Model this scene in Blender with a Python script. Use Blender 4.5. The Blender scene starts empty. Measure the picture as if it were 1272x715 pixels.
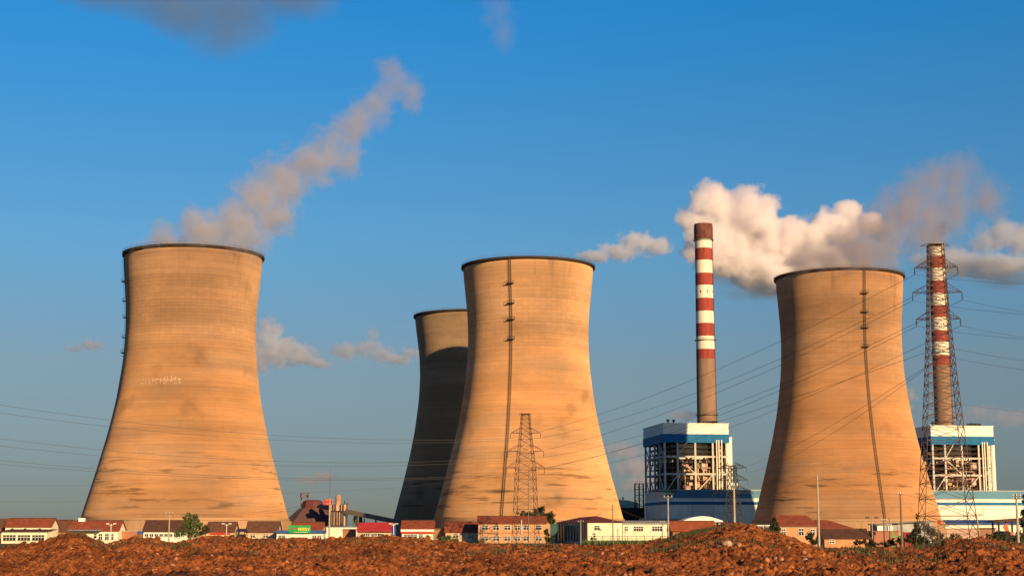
import bpy, bmesh, math, random
import numpy as np
from mathutils import Vector, Matrix
R = math.radians
random.seed(7)
scene = bpy.context.scene
C = scene.collection

# ------------------------------------------------------------------ camera, sky, sun, exposure
EYE = 3.0
F = 1943.0
TH = math.atan((660 - 357.5) / F)
S_, C_ = math.sin(TH), math.cos(TH)
cam_d = bpy.data.cameras.new('camera')
cam = bpy.data.objects.new('camera', cam_d)
C.objects.link(cam)
cam.location = (0, 0, EYE)
cam.rotation_euler = (R(90) + TH, 0, 0)
cam_d.sensor_width = 36
cam_d.lens = F / 1272 * 36
cam_d.clip_start = 0.5
cam_d.clip_end = 60000
scene.camera = cam

SUN_AZ, SUN_EL = R(30), R(17)          # azimuth to the right of straight behind the camera
w = bpy.data.worlds.new('World')
scene.world = w
w.use_nodes = True
wn, wl = w.node_tree.nodes, w.node_tree.links
wn.clear()
wo = wn.new('ShaderNodeOutputWorld')
bg = wn.new('ShaderNodeBackground')
sky = wn.new('ShaderNodeTexSky')
sky.sky_type = 'NISHITA'
sky.sun_disc = False
sky.sun_elevation = SUN_EL
sky.sun_rotation = R(180) - SUN_AZ
sky.altitude = 0
sky.air_density = 1.0
sky.dust_density = 0.4
sky.ozone_density = 2.5
# hazy grey air low over the horizon, deeper blue higher up
wtc = wn.new('ShaderNodeTexCoord'); wsp = wn.new('ShaderNodeSeparateXYZ'); wl.new(wtc.outputs['Generated'], wsp.inputs[0])
wr = wn.new('ShaderNodeValToRGB'); wl.new(wsp.outputs[2], wr.inputs[0])
wr.color_ramp.interpolation = 'B_SPLINE' if False else 'LINEAR'
STOPS = [(0.0, (.46, .52, .68)), (.03, (.455, .515, .69)), (.106, (.69, .735, .82)), (.182, (.60, 1.05, 1.28)), (.325, (.22, 1.21, 1.80)), (.55, (.17, .75, 1.3)), (1.0, (.13, .45, .8))]
el = wr.color_ramp.elements
el[0].position = STOPS[0][0]; el[0].color = (*[c/2 for c in STOPS[0][1]], 1)
el[1].position = STOPS[-1][0]; el[1].color = (*[c/2 for c in STOPS[-1][1]], 1)
for p_, c_ in STOPS[1:-1]:
    e_ = el.new(p_); e_.color = (*[c/2 for c in c_], 1)
wm = wn.new('ShaderNodeVectorMath'); wm.operation = 'MULTIPLY'
wl.new(sky.outputs[0], wm.inputs[0]); wl.new(wr.outputs[0], wm.inputs[1])
wl.new(wm.outputs[0], bg.inputs['Color'])
bg.inputs['Strength'].default_value = 0.101
wl.new(bg.outputs[0], wo.inputs[0])

sd = bpy.data.lights.new('sun', 'SUN')
so = bpy.data.objects.new('sun', sd)
C.objects.link(so)
sd.energy = 5.0
sd.angle = R(0.53)
sd.color = (1.0, 0.67, 0.34)
to_sun = Vector((math.sin(SUN_AZ) * math.cos(SUN_EL), -math.cos(SUN_AZ) * math.cos(SUN_EL), math.sin(SUN_EL)))
so.rotation_euler = to_sun.to_track_quat('Z', 'Y').to_euler()
so.location = (60, -200, 120)

scene.view_settings.view_transform = 'Standard'
scene.view_settings.look = 'None'
scene.view_settings.gamma = 1
scene.view_settings.exposure = 0.5
scene.view_settings.use_curve_mapping = False
scene.render.engine = 'CYCLES'
cy = scene.cycles
cy.use_denoising = True
cy.use_adaptive_sampling = True
cy.adaptive_threshold = 0.02
cy.max_bounces = 12
cy.diffuse_bounces = 3
cy.glossy_bounces = 2
cy.transparent_max_bounces = 12
cy.volume_bounces = 12
cy.volume_step_rate = 1.0
cy.volume_max_steps = 256

# ------------------------------------------------------------------ helpers
def P(u, v, Y):
    """point at ground distance Y seen at photograph position u, v"""
    t = (357.5 - v) / F
    z = Y * (S_ + t * C_) / (C_ - t * S_)
    d = Y * C_ + z * S_
    return Vector(((u - 636) / F * d, Y, z + EYE))

def X(u, v, Y): return P(u, v, Y).x
def Z(v, Y): return P(0, v, Y).z

def link(o, parent=None):
    C.objects.link(o)
    if parent: o.parent = parent
    return o

def tag(o, label=None, cat=None, group=None, kind=None):
    if label: o['label'] = label
    if cat: o['category'] = cat
    if group: o['group'] = group
    if kind: o['kind'] = kind
    return o

def thing(name, loc, label, cat, rz=0, group=None):
    o = bpy.data.objects.new(name, None)
    o.empty_display_size = 0.5
    C.objects.link(o)
    o.location = loc
    o.rotation_euler = (0, 0, rz)
    return tag(o, label, cat, group)

class MB:
    def __init__(s): s.v, s.f, s.m = [], [], []
    def add(s, vs, fs, mi=0):
        b = len(s.v)
        s.v += [tuple(p) for p in vs]
        s.f += [tuple(b + i for i in f) for f in fs]
        s.m += [mi] * len(fs)
        return s
    def box(s, x0, x1, y0, y1, z0, z1, mi=0):
        return s.add([(x0,y0,z0),(x1,y0,z0),(x1,y1,z0),(x0,y1,z0),(x0,y0,z1),(x1,y0,z1),(x1,y1,z1),(x0,y1,z1)],
                     [(0,3,2,1),(4,5,6,7),(0,1,5,4),(1,2,6,5),(2,3,7,6),(3,0,4,7)], mi)
    def tube(s, a, b, r, r2=None, n=6, mi=0, cap=True):
        a, b = Vector(a), Vector(b)
        r2 = r if r2 is None else r2
        d = (b - a)
        if d.length < 1e-6: return s
        d.normalize()
        t = Vector((0,0,1)) if abs(d.z) < .9 else Vector((1,0,0))
        e = d.cross(t).normalized(); g = d.cross(e)
        vs = []
        for p, rr in ((a, r), (b, r2)):
            for k in range(n):
                an = 2*math.pi*(k+.5)/n
                vs.append(p + e*math.cos(an)*rr + g*math.sin(an)*rr)
        fs = [(k, k+n, (k+1)%n+n, (k+1)%n) for k in range(n)]
        if cap: fs += [tuple(range(n)), tuple(range(2*n-1, n-1, -1))]
        return s.add(vs, fs, mi)
    def path(s, pts, r, n=5, mi=0):
        for a, b in zip(pts[:-1], pts[1:]): s.tube(a, b, r, n=n, mi=mi, cap=False)
        return s
    def lathe(s, prof, n=48, mi=0, cx=0, cy=0, closed=False, smooth=False):
        vs, fs = [], []
        for r, z in prof:
            for k in range(n):
                a = 2*math.pi*k/n
                vs.append((cx + r*math.cos(a), cy + r*math.sin(a), z))
        m = len(prof)
        for i in range(m - 1 + (1 if closed else 0)):
            j = (i+1) % m
            for k in range(n):
                fs.append((i*n+k, i*n+(k+1)%n, j*n+(k+1)%n, j*n+k))
        return s.add(vs, fs, mi)
    def prism(s, poly, y0, y1, mi=0):
        """polygon given in x,z extruded along y"""
        n = len(poly)
        vs = [(x, y0, z) for x, z in poly] + [(x, y1, z) for x, z in poly]
        fs = [(k, (k+1)%n, (k+1)%n+n, k+n) for k in range(n)] + [tuple(range(n-1, -1, -1)), tuple(range(n, 2*n))]
        return s.add(vs, fs, mi)
    def prism_x(s, poly, x0, x1, mi=0):
        """polygon given in y,z extruded along x"""
        n = len(poly)
        vs = [(x0, y, z) for y, z in poly] + [(x1, y, z) for y, z in poly]
        fs = [(k, (k+1)%n, (k+1)%n+n, k+n) for k in range(n)] + [tuple(range(n-1, -1, -1)), tuple(range(n, 2*n))]
        return s.add(vs, fs, mi)
    def build(s, name, mats, parent=None, smooth=False, fix=True):
        me = bpy.data.meshes.new(name)
        me.from_pydata(s.v, [], s.f)
        mats = mats if isinstance(mats, (list, tuple)) else [mats]
        for m in mats: me.materials.append(m)
        if len(mats) > 1: me.polygons.foreach_set('material_index', s.m)
        if fix:
            bm = bmesh.new(); bm.from_mesh(me)
            bmesh.ops.recalc_face_normals(bm, faces=bm.faces)
            bm.to_mesh(me); bm.free()
        if smooth: me.polygons.foreach_set('use_smooth', [True]*len(me.polygons))
        me.update()
        return link(bpy.data.objects.new(name, me), parent)

# ------------------------------------------------------------------ materials
MATS = {}
def nn(t, typ, **kw):
    n = t.nodes.new(typ)
    for k, v in kw.items(): setattr(n, k, v)
    return n

def mat(name, col, rough=.8, var=.25, scale=.5, bump=.0, metal=0, zs=1.0, spec=.3, bscale=None):
    if name in MATS: return MATS[name]
    m = bpy.data.materials.new(name); m.use_nodes = True
    t = m.node_tree; b = t.nodes['Principled BSDF']; L = t.links.new
    b.inputs['Roughness'].default_value = rough
    b.inputs['Metallic'].default_value = metal
    b.inputs['Specular IOR Level'].default_value = spec
    tc = nn(t, 'ShaderNodeTexCoord'); mp = nn(t, 'ShaderNodeMapping')
    L(tc.outputs['Object'], mp.inputs[0]); mp.inputs['Scale'].default_value = (1, 1, zs)
    n1 = nn(t, 'ShaderNodeTexNoise'); n1.inputs['Scale'].default_value = scale; n1.inputs['Detail'].default_value = 5
    L(mp.outputs[0], n1.inputs[0])
    r = nn(t, 'ShaderNodeValToRGB')
    r.color_ramp.elements[0].position = .3; r.color_ramp.elements[1].position = .7
    c = Vector(col)
    r.color_ramp.elements[0].color = (*(c*(1-var)), 1)
    r.color_ramp.elements[1].color = (*[min(1, q*(1+var*.6)) for q in c], 1)
    L(n1.outputs[0], r.inputs[0]); L(r.outputs[0], b.inputs['Base Color'])
    if bump:
        n2 = nn(t, 'ShaderNodeTexNoise'); n2.inputs['Scale'].default_value = bscale or scale*6; n2.inputs['Detail'].default_value = 4
        L(mp.outputs[0], n2.inputs[0])
        bp = nn(t, 'ShaderNodeBump'); bp.inputs['Strength'].default_value = bump; bp.inputs['Distance'].default_value = .2
        L(n2.outputs[0], bp.inputs['Height']); L(bp.outputs[0], b.inputs['Normal'])
    MATS[name] = m
    return m

def roof_mat(name, col, var=.3):
    """tiled roof: rows across the slope, columns along it"""
    if name in MATS: return MATS[name]
    m = mat(name, col, .85, var, .9)
    t = m.node_tree; L = t.links.new; b = t.nodes['Principled BSDF']
    tc = nn(t, 'ShaderNodeTexCoord')
    wv = nn(t, 'ShaderNodeTexWave', bands_direction='X'); wv.inputs['Scale'].default_value = 1.3; wv.inputs['Distortion'].default_value = .4
    L(tc.outputs['Object'], wv.inputs[0])
    bp = nn(t, 'ShaderNodeBump'); bp.inputs['Strength'].default_value = .5; bp.inputs['Distance'].default_value = .08
    L(wv.outputs[0], bp.inputs['Height']); L(bp.outputs[0], b.inputs['Normal'])
    return m

def brick_mat(name, col, mortar):
    if name in MATS: return MATS[name]
    m = bpy.data.materials.new(name); m.use_nodes = True
    t = m.node_tree; b = t.nodes['Principled BSDF']; L = t.links.new
    b.inputs['Roughness'].default_value = .9
    tc = nn(t, 'ShaderNodeTexCoord')
    sp = nn(t, 'ShaderNodeSeparateXYZ'); cb = nn(t, 'ShaderNodeCombineXYZ'); ad = nn(t, 'ShaderNodeMath', operation='ADD')
    L(tc.outputs['Object'], sp.inputs[0]); L(sp.outputs[0], ad.inputs[0]); L(sp.outputs[1], ad.inputs[1])
    L(ad.outputs[0], cb.inputs[0]); L(sp.outputs[2], cb.inputs[1])
    br = nn(t, 'ShaderNodeTexBrick'); L(cb.outputs[0], br.inputs[0])
    br.inputs['Scale'].default_value = 2.2
    c = Vector(col)
    br.inputs['Color1'].default_value = (*c, 1); br.inputs['Color2'].default_value = (*(c*.72), 1); br.inputs['Mortar'].default_value = (*mortar, 1)
    br.inputs['Mortar Size'].default_value = .012
    n1 = nn(t, 'ShaderNodeTexNoise'); n1.inputs['Scale'].default_value = .6; n1.inputs['Detail'].default_value = 5
    L(tc.outputs['Object'], n1.inputs[0])
    mx = nn(t, 'ShaderNodeMix', data_type='RGBA', blend_type='MULTIPLY'); mx.inputs[0].default_value = .4
    L(br.outputs[0], mx.inputs[6]); L(n1.outputs[0], mx.inputs[7]); 
    g = nn(t, 'ShaderNodeGamma'); g.inputs[1].default_value = .8
    L(mx.outputs[2], g.inputs[0]); L(g.outputs[0], b.inputs['Base Color'])
    MATS[name] = m
    return m

def tower_mat(name, seed, base=(.60, .33, .155)):
    m = bpy.data.materials.new(name); m.use_nodes = True
    t = m.node_tree; b = t.nodes['Principled BSDF']; L = t.links.new
    b.inputs['Roughness'].default_value = .92; b.inputs['Specular IOR Level'].default_value = .1; b.inputs['Diffuse Roughness'].default_value = 1.0
    tc = nn(t, 'ShaderNodeTexCoord')
    def noise(sx, sz, scale, det=4, rough=.55):
        mp = nn(t, 'ShaderNodeMapping'); mp.inputs['Scale'].default_value = (sx, sx, sz); mp.inputs['Location'].default_value = (seed*13.7, seed*3.1, seed*5.3)
        L(tc.outputs['Object'], mp.inputs[0])
        n = nn(t, 'ShaderNodeTexNoise'); n.inputs['Scale'].default_value = scale; n.inputs['Detail'].default_value = det; n.inputs['Roughness'].default_value = rough
        L(mp.outputs[0], n.inputs[0]); return n.outputs[0]
    def rng(src, a, c, lo, hi):
        r = nn(t, 'ShaderNodeMapRange'); r.interpolation_type = 'SMOOTHSTEP'
        for i, q in zip((1, 2, 3, 4), (a, c, lo, hi)): r.inputs[i].default_value = q
        L(src, r.inputs[0]); return r.outputs[0]
    def mul(a, c):
        n = nn(t, 'ShaderNodeMath', operation='MULTIPLY')
        for i, q in enumerate((a, c)):
            if isinstance(q, (int, float)): n.inputs[i].default_value = q
            else: L(q, n.inputs[i])
        return n.outputs[0]
    def add(a, c):
        o = mul(a, 1.0); n = o.node; n.operation = 'ADD'
        if isinstance(c, (int, float)): n.inputs[1].default_value = c
        else: L(c, n.inputs[1])
        return o
    sp = nn(t, 'ShaderNodeSeparateXYZ'); L(tc.outputs['Object'], sp.inputs[0])
    zc = sp.outputs[2]
    # lift bands: thin and broad horizontal tone changes
    thin = rng(noise(.012, 1.3, 1.0, 3), .3, .7, .90, 1.06)
    broad = rng(noise(.008, .12, 1.0, 3), .3, .7, .86, 1.08)
    patch = rng(noise(.03, .05, 1.0, 5, .6), .3, .72, .82, 1.08)
    grain = rng(noise(1, 1, 2.2, 4, .7), .25, .75, .94, 1.05)
    # dark leached streaks low on the shell
    low = mul(rng(zc, 6, 14, 0, 1), rng(zc, 24, 42, 1, 0))
    st = rng(noise(.045, .55, 1.0, 4, .6), .555, .67, 0, 1)
    st = mul(st, low)
    stain = add(mul(st, -.5), 1.0)
    lng = mul(rng(noise(.02, .34, 1.0, 5, .65), .60, .70, 0, 1), mul(rng(zc, 14, 18, 0, 1), rng(zc, 26, 34, 1, 0)))
    stain = mul(stain, add(mul(lng, -.45), 1.0))
    # drip stains running down from the rim
    top = rng(zc, 88, 119, 0, 1)
    dr = mul(rng(noise(.16, .025, 1.0, 4), .56, .72, 0, 1), top)
    drip = add(mul(dr, -.3), 1.0)
    # smudge patches
    sm = rng(noise(.05, .055, 1.0, 3, .5), .60, .74, 0, 1)
    smudge = add(mul(sm, -.28), 1.0)
    # formwork panel grid, paler lift lines and patched panels
    at = nn(t, 'ShaderNodeMath', operation='ARCTAN2'); L(sp.outputs[1], at.inputs[0]); L(sp.outputs[0], at.inputs[1])
    cb = nn(t, 'ShaderNodeCombineXYZ'); L(mul(at.outputs[0], 28.0), cb.inputs[0]); L(zc, cb.inputs[1])
    br = nn(t, 'ShaderNodeTexBrick'); L(cb.outputs[0], br.inputs[0])
    br.inputs['Scale'].default_value = 1.0; br.inputs['Brick Width'].default_value = 2.6; br.inputs['Row Height'].default_value = 1.3
    br.inputs['Color1'].default_value = (1,1,1,1); br.inputs['Color2'].default_value = (.90,.90,.90,1); br.inputs['Mortar'].default_value = (.74,.74,.74,1)
    br.inputs['Mortar Size'].default_value = .07; br.inputs['Mortar Smooth'].default_value = .6; br.offset = 0
    hi = mul(rng(zc, 74, 84, 0, 1), rng(zc, 104, 112, 1, .25))
    gridamt = add(mul(hi, .62), .36)
    gm = nn(t, 'ShaderNodeMix', data_type='FLOAT'); L(gridamt, gm.inputs[0]); gm.inputs[2].default_value = 1.0; L(br.outputs[0], gm.inputs[3])
    v = mul(mul(mul(thin, broad), mul(patch, grain)), mul(mul(stain, drip), mul(smudge, gm.outputs[0])))
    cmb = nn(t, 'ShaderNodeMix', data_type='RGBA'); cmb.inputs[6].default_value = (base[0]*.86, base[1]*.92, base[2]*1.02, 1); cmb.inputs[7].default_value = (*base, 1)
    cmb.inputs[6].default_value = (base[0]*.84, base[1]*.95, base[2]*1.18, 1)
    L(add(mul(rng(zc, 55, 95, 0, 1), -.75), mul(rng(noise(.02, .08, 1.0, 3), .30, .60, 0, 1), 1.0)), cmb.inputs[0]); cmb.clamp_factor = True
    sc = nn(t, 'ShaderNodeVectorMath', operation='SCALE'); L(cmb.outputs[2], sc.inputs[0]); L(v, sc.inputs['Scale'])
    L(sc.outputs[0], b.inputs['Base Color'])
    bp = nn(t, 'ShaderNodeBump'); bp.inputs['Strength'].default_value = .35; bp.inputs['Distance'].default_value = .25
    L(v, bp.inputs['Height']); L(bp.outputs[0], b.inputs['Normal'])
    MATS[name] = m
    return m

rim_m = mat('rim_dark', (.045, .03, .022), .9, .3, .4)
steel_d = mat('dark_steel', (.06, .055, .05), .7, .3, 1.0)
galv = mat('galvanised_steel', (.16, .14, .12), .6, .3, 1.0)
galv_l = mat('pale_steel', (.42, .40, .36), .6, .2, 1.0)
rust = mat('rusty_steel', (.10, .055, .04), .85, .3, .8)
apron_m = mat('apron_concrete', (.42, .26, .14), .9, .12, .25)
wire_m = mat('wire_metal', (.05, .05, .05), .6, .1, 1.0)
cream = mat('cream_wall', (.78, .72, .52), .85, .12, .5, .1)
cream2 = mat('pale_wall', (.76, .73, .60), .85, .12, .4, .1)
tanw = mat('tan_wall', (.62, .45, .27), .85, .15, .5, .1)
pinkw = mat('pink_render', (.55, .36, .27), .85, .15, .5, .1)
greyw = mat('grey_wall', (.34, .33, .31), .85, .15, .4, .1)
orange_b = brick_mat('orange_brick', (.66, .30, .12), (.5, .26, .13))
red_b = brick_mat('red_brick', (.42, .13, .06), (.34, .14, .08))
brown_b = brick_mat('brown_brick', (.32, .14, .07), (.28, .14, .08))
roof_r = roof_mat('red_tiles', (.26, .065, .03))
roof_b = roof_mat('brown_tiles', (.15, .065, .035))
roof_d = roof_mat('dark_brown_tiles', (.10, .045, .028))
roof_m_ = roof_mat('maroon_tiles', (.16, .035, .03))
roof_s = roof_mat('scarlet_sheet', (.45, .035, .04), .15)
roof_o = roof_mat('orange_red_tiles', (.36, .09, .035))
white_p = mat('white_paint', (.80, .78, .72), .6, .08, .5)
clad_w = mat('white_cladding', (.78, .75, .64), .6, .12, .3, zs=.12)
clad_b = mat('blue_cladding', (.012, .14, .31), .65, .2, .25, zs=.15, spec=.15)
clad_t = mat('light_blue_cladding', (.06, .21, .32), .5, .12, .08)
blue_p = mat('blue_paint', (.03, .09, .26), .6, .2, .6)
red_p = mat('red_paint', (.60, .03, .02), .6, .15, .6)
green_p = mat('green_paint', (.02, .33, .08), .6, .15, .6)
green_d = mat('green_trim', (.05, .22, .09), .6, .15, .6)
yellow_p = mat('yellow_paint', (.80, .62, .04), .6, .05, .6)
teal_p = mat('teal_paint', (.03, .10, .11), .7, .2, .6)
glass_m = mat('window_glass', (.03, .035, .03), .15, .4, .8, spec=.6)
wood_m = mat('weathered_wood', (.24, .16, .10), .9, .25, 2, zs=.1)
conc_p = mat('concrete_pole', (.42, .35, .27), .9, .15, 2)
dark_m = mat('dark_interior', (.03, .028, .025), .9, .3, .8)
trim_r = mat('dark_red_trim', (.20, .035, .025), .7, .2, .8)

# ------------------------------------------------------------------ ground, soil field
def hashn(ix, iy, seed):
    h = (ix.astype(np.int64)*374761393 + iy.astype(np.int64)*668265263 + seed*1442695041) & 0xffffffff
    h = ((h ^ (h >> 13))*1274126177) & 0xffffffff
    h = (h ^ (h >> 16)) & 0xffffffff
    return h/4294967295.0
def vnoise(x, y, seed=0):
    ix, iy = np.floor(x), np.floor(y)
    fx, fy = x-ix, y-iy
    fx, fy = fx*fx*(3-2*fx), fy*fy*(3-2*fy)
    a, b_ = hashn(ix, iy, seed), hashn(ix+1, iy, seed)
    c, d = hashn(ix, iy+1, seed), hashn(ix+1, iy+1, seed)
    return (a*(1-fx)+b_*fx)*(1-fy)+(c*(1-fx)+d*fx)*fy
def fbm(x, y, seed, o=4):
    s, a, t = 0, 1, 0
    for k in range(o):
        s = s+a*vnoise(x*2**k+k*17.3, y*2**k+k*9.1, seed+k); t += a; a *= .55
    return s/t
def cells(x, y, seed):
    """distance to nearest jittered point and that cell's random value"""
    ix, iy = np.floor(x), np.floor(y)
    best = np.full(x.shape, 9.0); val = np.zeros(x.shape)
    for dx in (-1, 0, 1):
        for dy in (-1, 0, 1):
            cx, cy_ = ix+dx, iy+dy
            px = cx+hashn(cx, cy_, seed); py = cy_+hashn(cx, cy_, seed+5)
            d = np.hypot(x-px, y-py); rv = hashn(cx, cy_, seed+9)
            q = d < best
            best = np.where(q, d, best); val = np.where(q, rv, val)
    return best, val

SKY_U = [-200, 0, 12, 30, 50, 65, 85, 105, 118, 130, 148, 165, 185, 215, 250, 300, 345, 420, 480, 520, 560, 600, 650, 700, 760, 800, 830, 850, 875, 900, 935, 955, 975, 995, 1012, 1040, 1080, 1110, 1150, 1175, 1200, 1230, 1272, 1500]
SKY_V = [676, 680, 676, 675, 671, 666, 660, 661, 667, 674, 669, 665, 665, 671, 664, 665, 668, 665, 664, 667, 671, 673, 674, 675, 675, 672, 666, 660, 655, 649, 648, 655, 661, 669, 677, 681, 681, 681, 679, 672, 668, 669, 673, 675]
def crest_z(x, y):
    u = 636 + F*x/(y*C_)
    v = np.interp(u, SKY_U, SKY_V)
    return v
def soil_height(x, y):
    yc = 84.0
    # crest defined as a real ridge whose height varies along x at y = yc
    u = 636 + F*x/(np.maximum(y, 25)*C_)
    v = np.interp(u, SKY_U, SKY_V)
    zc = EYE + (660 - v)/F*yc*1.0 - .36
    sm = lambda t: t*t*(3-2*t)
    up = sm(np.clip((y-40)/(yc-40), 0, 1))
    dn = sm(np.clip((124-y)/(124-yc-3), 0, 1))
    base = 1.45 + .7*(fbm(x*.13, y*.13, 3, 3)-.5)
    z = base*(1-up) + zc*up
    # mid ground heaps
    for hx, hy, hr, hh in ((15, 66, 9, .5), (-16, 62, 6, .35), (4, 58, 7, .25), (-6, 70, 5, .3), (20, 76, 6, .5), (-22, 74, 5, .35), (27, 64, 6, .4)):
        z = z + .6*hh*np.exp(-(((x-hx)/hr)**2+((y-hy)/(hr*.7))**2))*np.clip((88-y)/10, 0, 1)
    z = z + .46*(fbm(x*.42, y*.42, 21, 3)-.5)
    rough = .55+.9*fbm(x*.2, y*.2, 51, 2)
    d, v_ = cells(x*1.5+fbm(x, y, 5, 2)*.9, y*1.5, 31); z = z + rough*(.17*v_+.03)*np.clip(1-d*1.25, 0, 1)**.7
    d, v_ = cells(x*2.6+fbm(x*2, y*2, 6, 2)*.8, y*2.6, 37); z = z + rough*.15*v_*np.clip(1-d*1.3, 0, 1)**.7
    d, v_ = cells(x*6.5, y*6.5, 41); z = z + rough*.10*v_*np.clip(1-d*1.2, 0, 1)
    z = z + .09*(fbm(x*11, y*11, 61, 2)-.5)
    return z*dn + (1-dn)*(-.3)

def soil_material():
    m = bpy.data.materials.new('red_soil'); m.use_nodes = True
    t = m.node_tree; b = t.nodes['Principled BSDF']; L = t.links.new
    b.inputs['Roughness'].default_value = .95; b.inputs['Specular IOR Level'].default_value = .1
    tc = nn(t, 'ShaderNodeTexCoord')
    def N(s, d=5, r=.6):
        n = nn(t, 'ShaderNodeTexNoise'); n.inputs['Scale'].default_value = s; n.inputs['Detail'].default_value = d; n.inputs['Roughness'].default_value = r
        L(tc.outputs['Object'], n.inputs[0]); return n.outputs[0]
    r = nn(t, 'ShaderNodeValToRGB'); e = r.color_ramp.elements
    e[0].position = .32; e[0].color = (.075, .022, .010, 1)
    e[1].position = .72; e[1].color = (.52, .22, .09, 1)
    q = e.new(.45); q.color = (.27, .088, .030, 1)
    q = e.new(.6); q.color = (.38, .145, .045, 1)
    L(N(5.5, 8, .72), r.inputs[0])
    r2 = nn(t, 'ShaderNodeValToRGB'); e = r2.color_ramp.elements
    e[0].position = .36; e[0].color = (.40, .36, .34, 1); e[1].position = .60; e[1].color = (1.12, .98, .88, 1)  # broad random tone patches, darkened to put shade into the soil colour
    L(N(.45, 6), r2.inputs[0])
    mx = nn(t, 'ShaderNodeMix', data_type='RGBA', blend_type='MULTIPLY'); mx.inputs[0].default_value = 1
    L(r.outputs[0], mx.inputs[6]); L(r2.outputs[0], mx.inputs[7])
    # dark damp specks and sparse grass scraps
    vo = nn(t, 'ShaderNodeTexVoronoi'); vo.inputs['Scale'].default_value = 7; L(tc.outputs['Object'], vo.inputs[0])
    sp = nn(t, 'ShaderNodeSeparateColor'); L(vo.outputs['Color'], sp.inputs[0])
    r3 = nn(t, 'ShaderNodeMapRange'); r3.inputs[1].default_value = .90; r3.inputs[2].default_value = .93; L(sp.outputs[0], r3.inputs[0])
    m2 = nn(t, 'ShaderNodeMix', data_type='RGBA'); L(r3.outputs[0], m2.inputs[0]); L(mx.outputs[2], m2.inputs[6]); m2.inputs[7].default_value = (.07, .035, .02, 1)
    r4 = nn(t, 'ShaderNodeMapRange'); r4.inputs[1].default_value = .975; r4.inputs[2].default_value = .985; L(sp.outputs[1], r4.inputs[0])
    m3 = nn(t, 'ShaderNodeMix', data_type='RGBA'); L(r4.outputs[0], m3.inputs[0]); L(m2.outputs[2], m3.inputs[6]); m3.inputs[7].default_value = (.50, .24, .12, 1)
    L(m3.outputs[2], b.inputs['Base Color'])
    bp = nn(t, 'ShaderNodeBump'); bp.inputs['Strength'].default_value = .9; bp.inputs['Distance'].default_value = .06
    L(N(11, 6, .7), bp.inputs['Height']); L(bp.outputs[0], b.inputs['Normal'])
    return m
soil_m = soil_material()

def grid_mesh(name, xs, ys, zs, m, kind='structure'):
    ny, nx = xs.shape
    me = bpy.data.meshes.new(name)
    co = np.stack([xs, ys, zs], -1).reshape(-1, 3).astype(np.float32)
    i = np.arange(ny-1)[:, None]*nx + np.arange(nx-1)[None]
    f = np.stack([i, i+1, i+nx+1, i+nx], -1).reshape(-1, 4)
    me.vertices.add(len(co)); me.vertices.foreach_set('co', co.ravel())
    me.loops.add(f.size); me.loops.foreach_set('vertex_index', f.ravel().astype(np.int32))
    me.polygons.add(len(f)); me.polygons.foreach_set('loop_start', np.arange(0, f.size, 4, dtype=np.int32))
    me.materials.append(m); me.update(calc_edges=True)
    o = link(bpy.data.objects.new(name, me)); tag(o, kind=kind); return o

grass_g = mat('dry_grass_ground', (.09, .085, .035), .95, .4, .05, .3)
g = np.linspace(-1, 1, 60)
gx, gy = np.meshgrid(np.sign(g)*np.abs(g)**2*9000, np.linspace(0, 1, 80)**2*14000-300)
grid_mesh('ground', gx, gy, np.zeros_like(gx)-.02, grass_g)

ty = np.concatenate([np.linspace(6, 46, 60), 46+np.linspace(0, 1, 760)[1:]**1.1*50, np.linspace(96.3, 126, 45)])
tx = np.linspace(-1, 1, 1150)
TX, TY = np.meshgrid(tx, ty)
TX = TX*(TY*.335+5)
TZ = soil_height(TX, TY)
soil = grid_mesh('soil_mounds', TX, TY, TZ, soil_m)

# loose clods of earth (uncountable), and the few pale rocks one can pick out
def lump(seed, r, sub=2):
    rn = random.Random(seed)
    bm = bmesh.new(); bmesh.ops.create_icosphere(bm, subdivisions=sub, radius=1)
    ax = Vector((rn.uniform(.8, 1.3), rn.uniform(.7, 1.1), rn.uniform(.5, .85)))
    ks = [(Vector((rn.gauss(0,1), rn.gauss(0,1), rn.gauss(0,1))).normalized(), rn.uniform(.55, .9)) for _ in range(7)]
    for v in bm.verts:
        p = v.co.copy()
        for n_, d in ks:
            q = p.dot(n_)
            if q > d: p -= n_*(q-d)*.85
        v.co = Vector((p.x*ax.x, p.y*ax.y, p.z*ax.z))*r*(1+rn.uniform(-.06, .06))
    vs = [v.co.copy() for v in bm.verts]; fs = [tuple(v.index for v in f.verts) for f in bm.faces]
    bm.free(); return vs, fs
protos = [lump(k, 1, 1) for k in range(10)]
cl = MB()
rc = random.Random(3)
pts = []
for k in range(9000):
    y = 48+rc.random()**1.1*42; x = rc.uniform(-1, 1)*(y*.335+1); pts.append((x, y, rc.paretovariate(2.8)*.042))
hz = soil_height(np.array([p[0] for p in pts]), np.array([p[1] for p in pts]))
for (x, y, r), z in zip(pts, hz):
    r = min(r, .20)
    vs, fs = protos[rc.randrange(10)]
    M = Matrix.Translation((x, y, z+r*.15)) @ Matrix.Rotation(rc.uniform(0, 6.28), 4, 'Z') @ Matrix.Rotation(rc.uniform(-.6, .6), 4, 'X') @ Matrix.Scale(r, 4)
    cl.add([M @ v for v in vs], fs)
o = cl.build('soil_clods', soil_m, fix=False)
tag(o, 'loose crumbly clods of reddish earth lying on the mounds', 'earth clods', kind='stuff')

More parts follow.
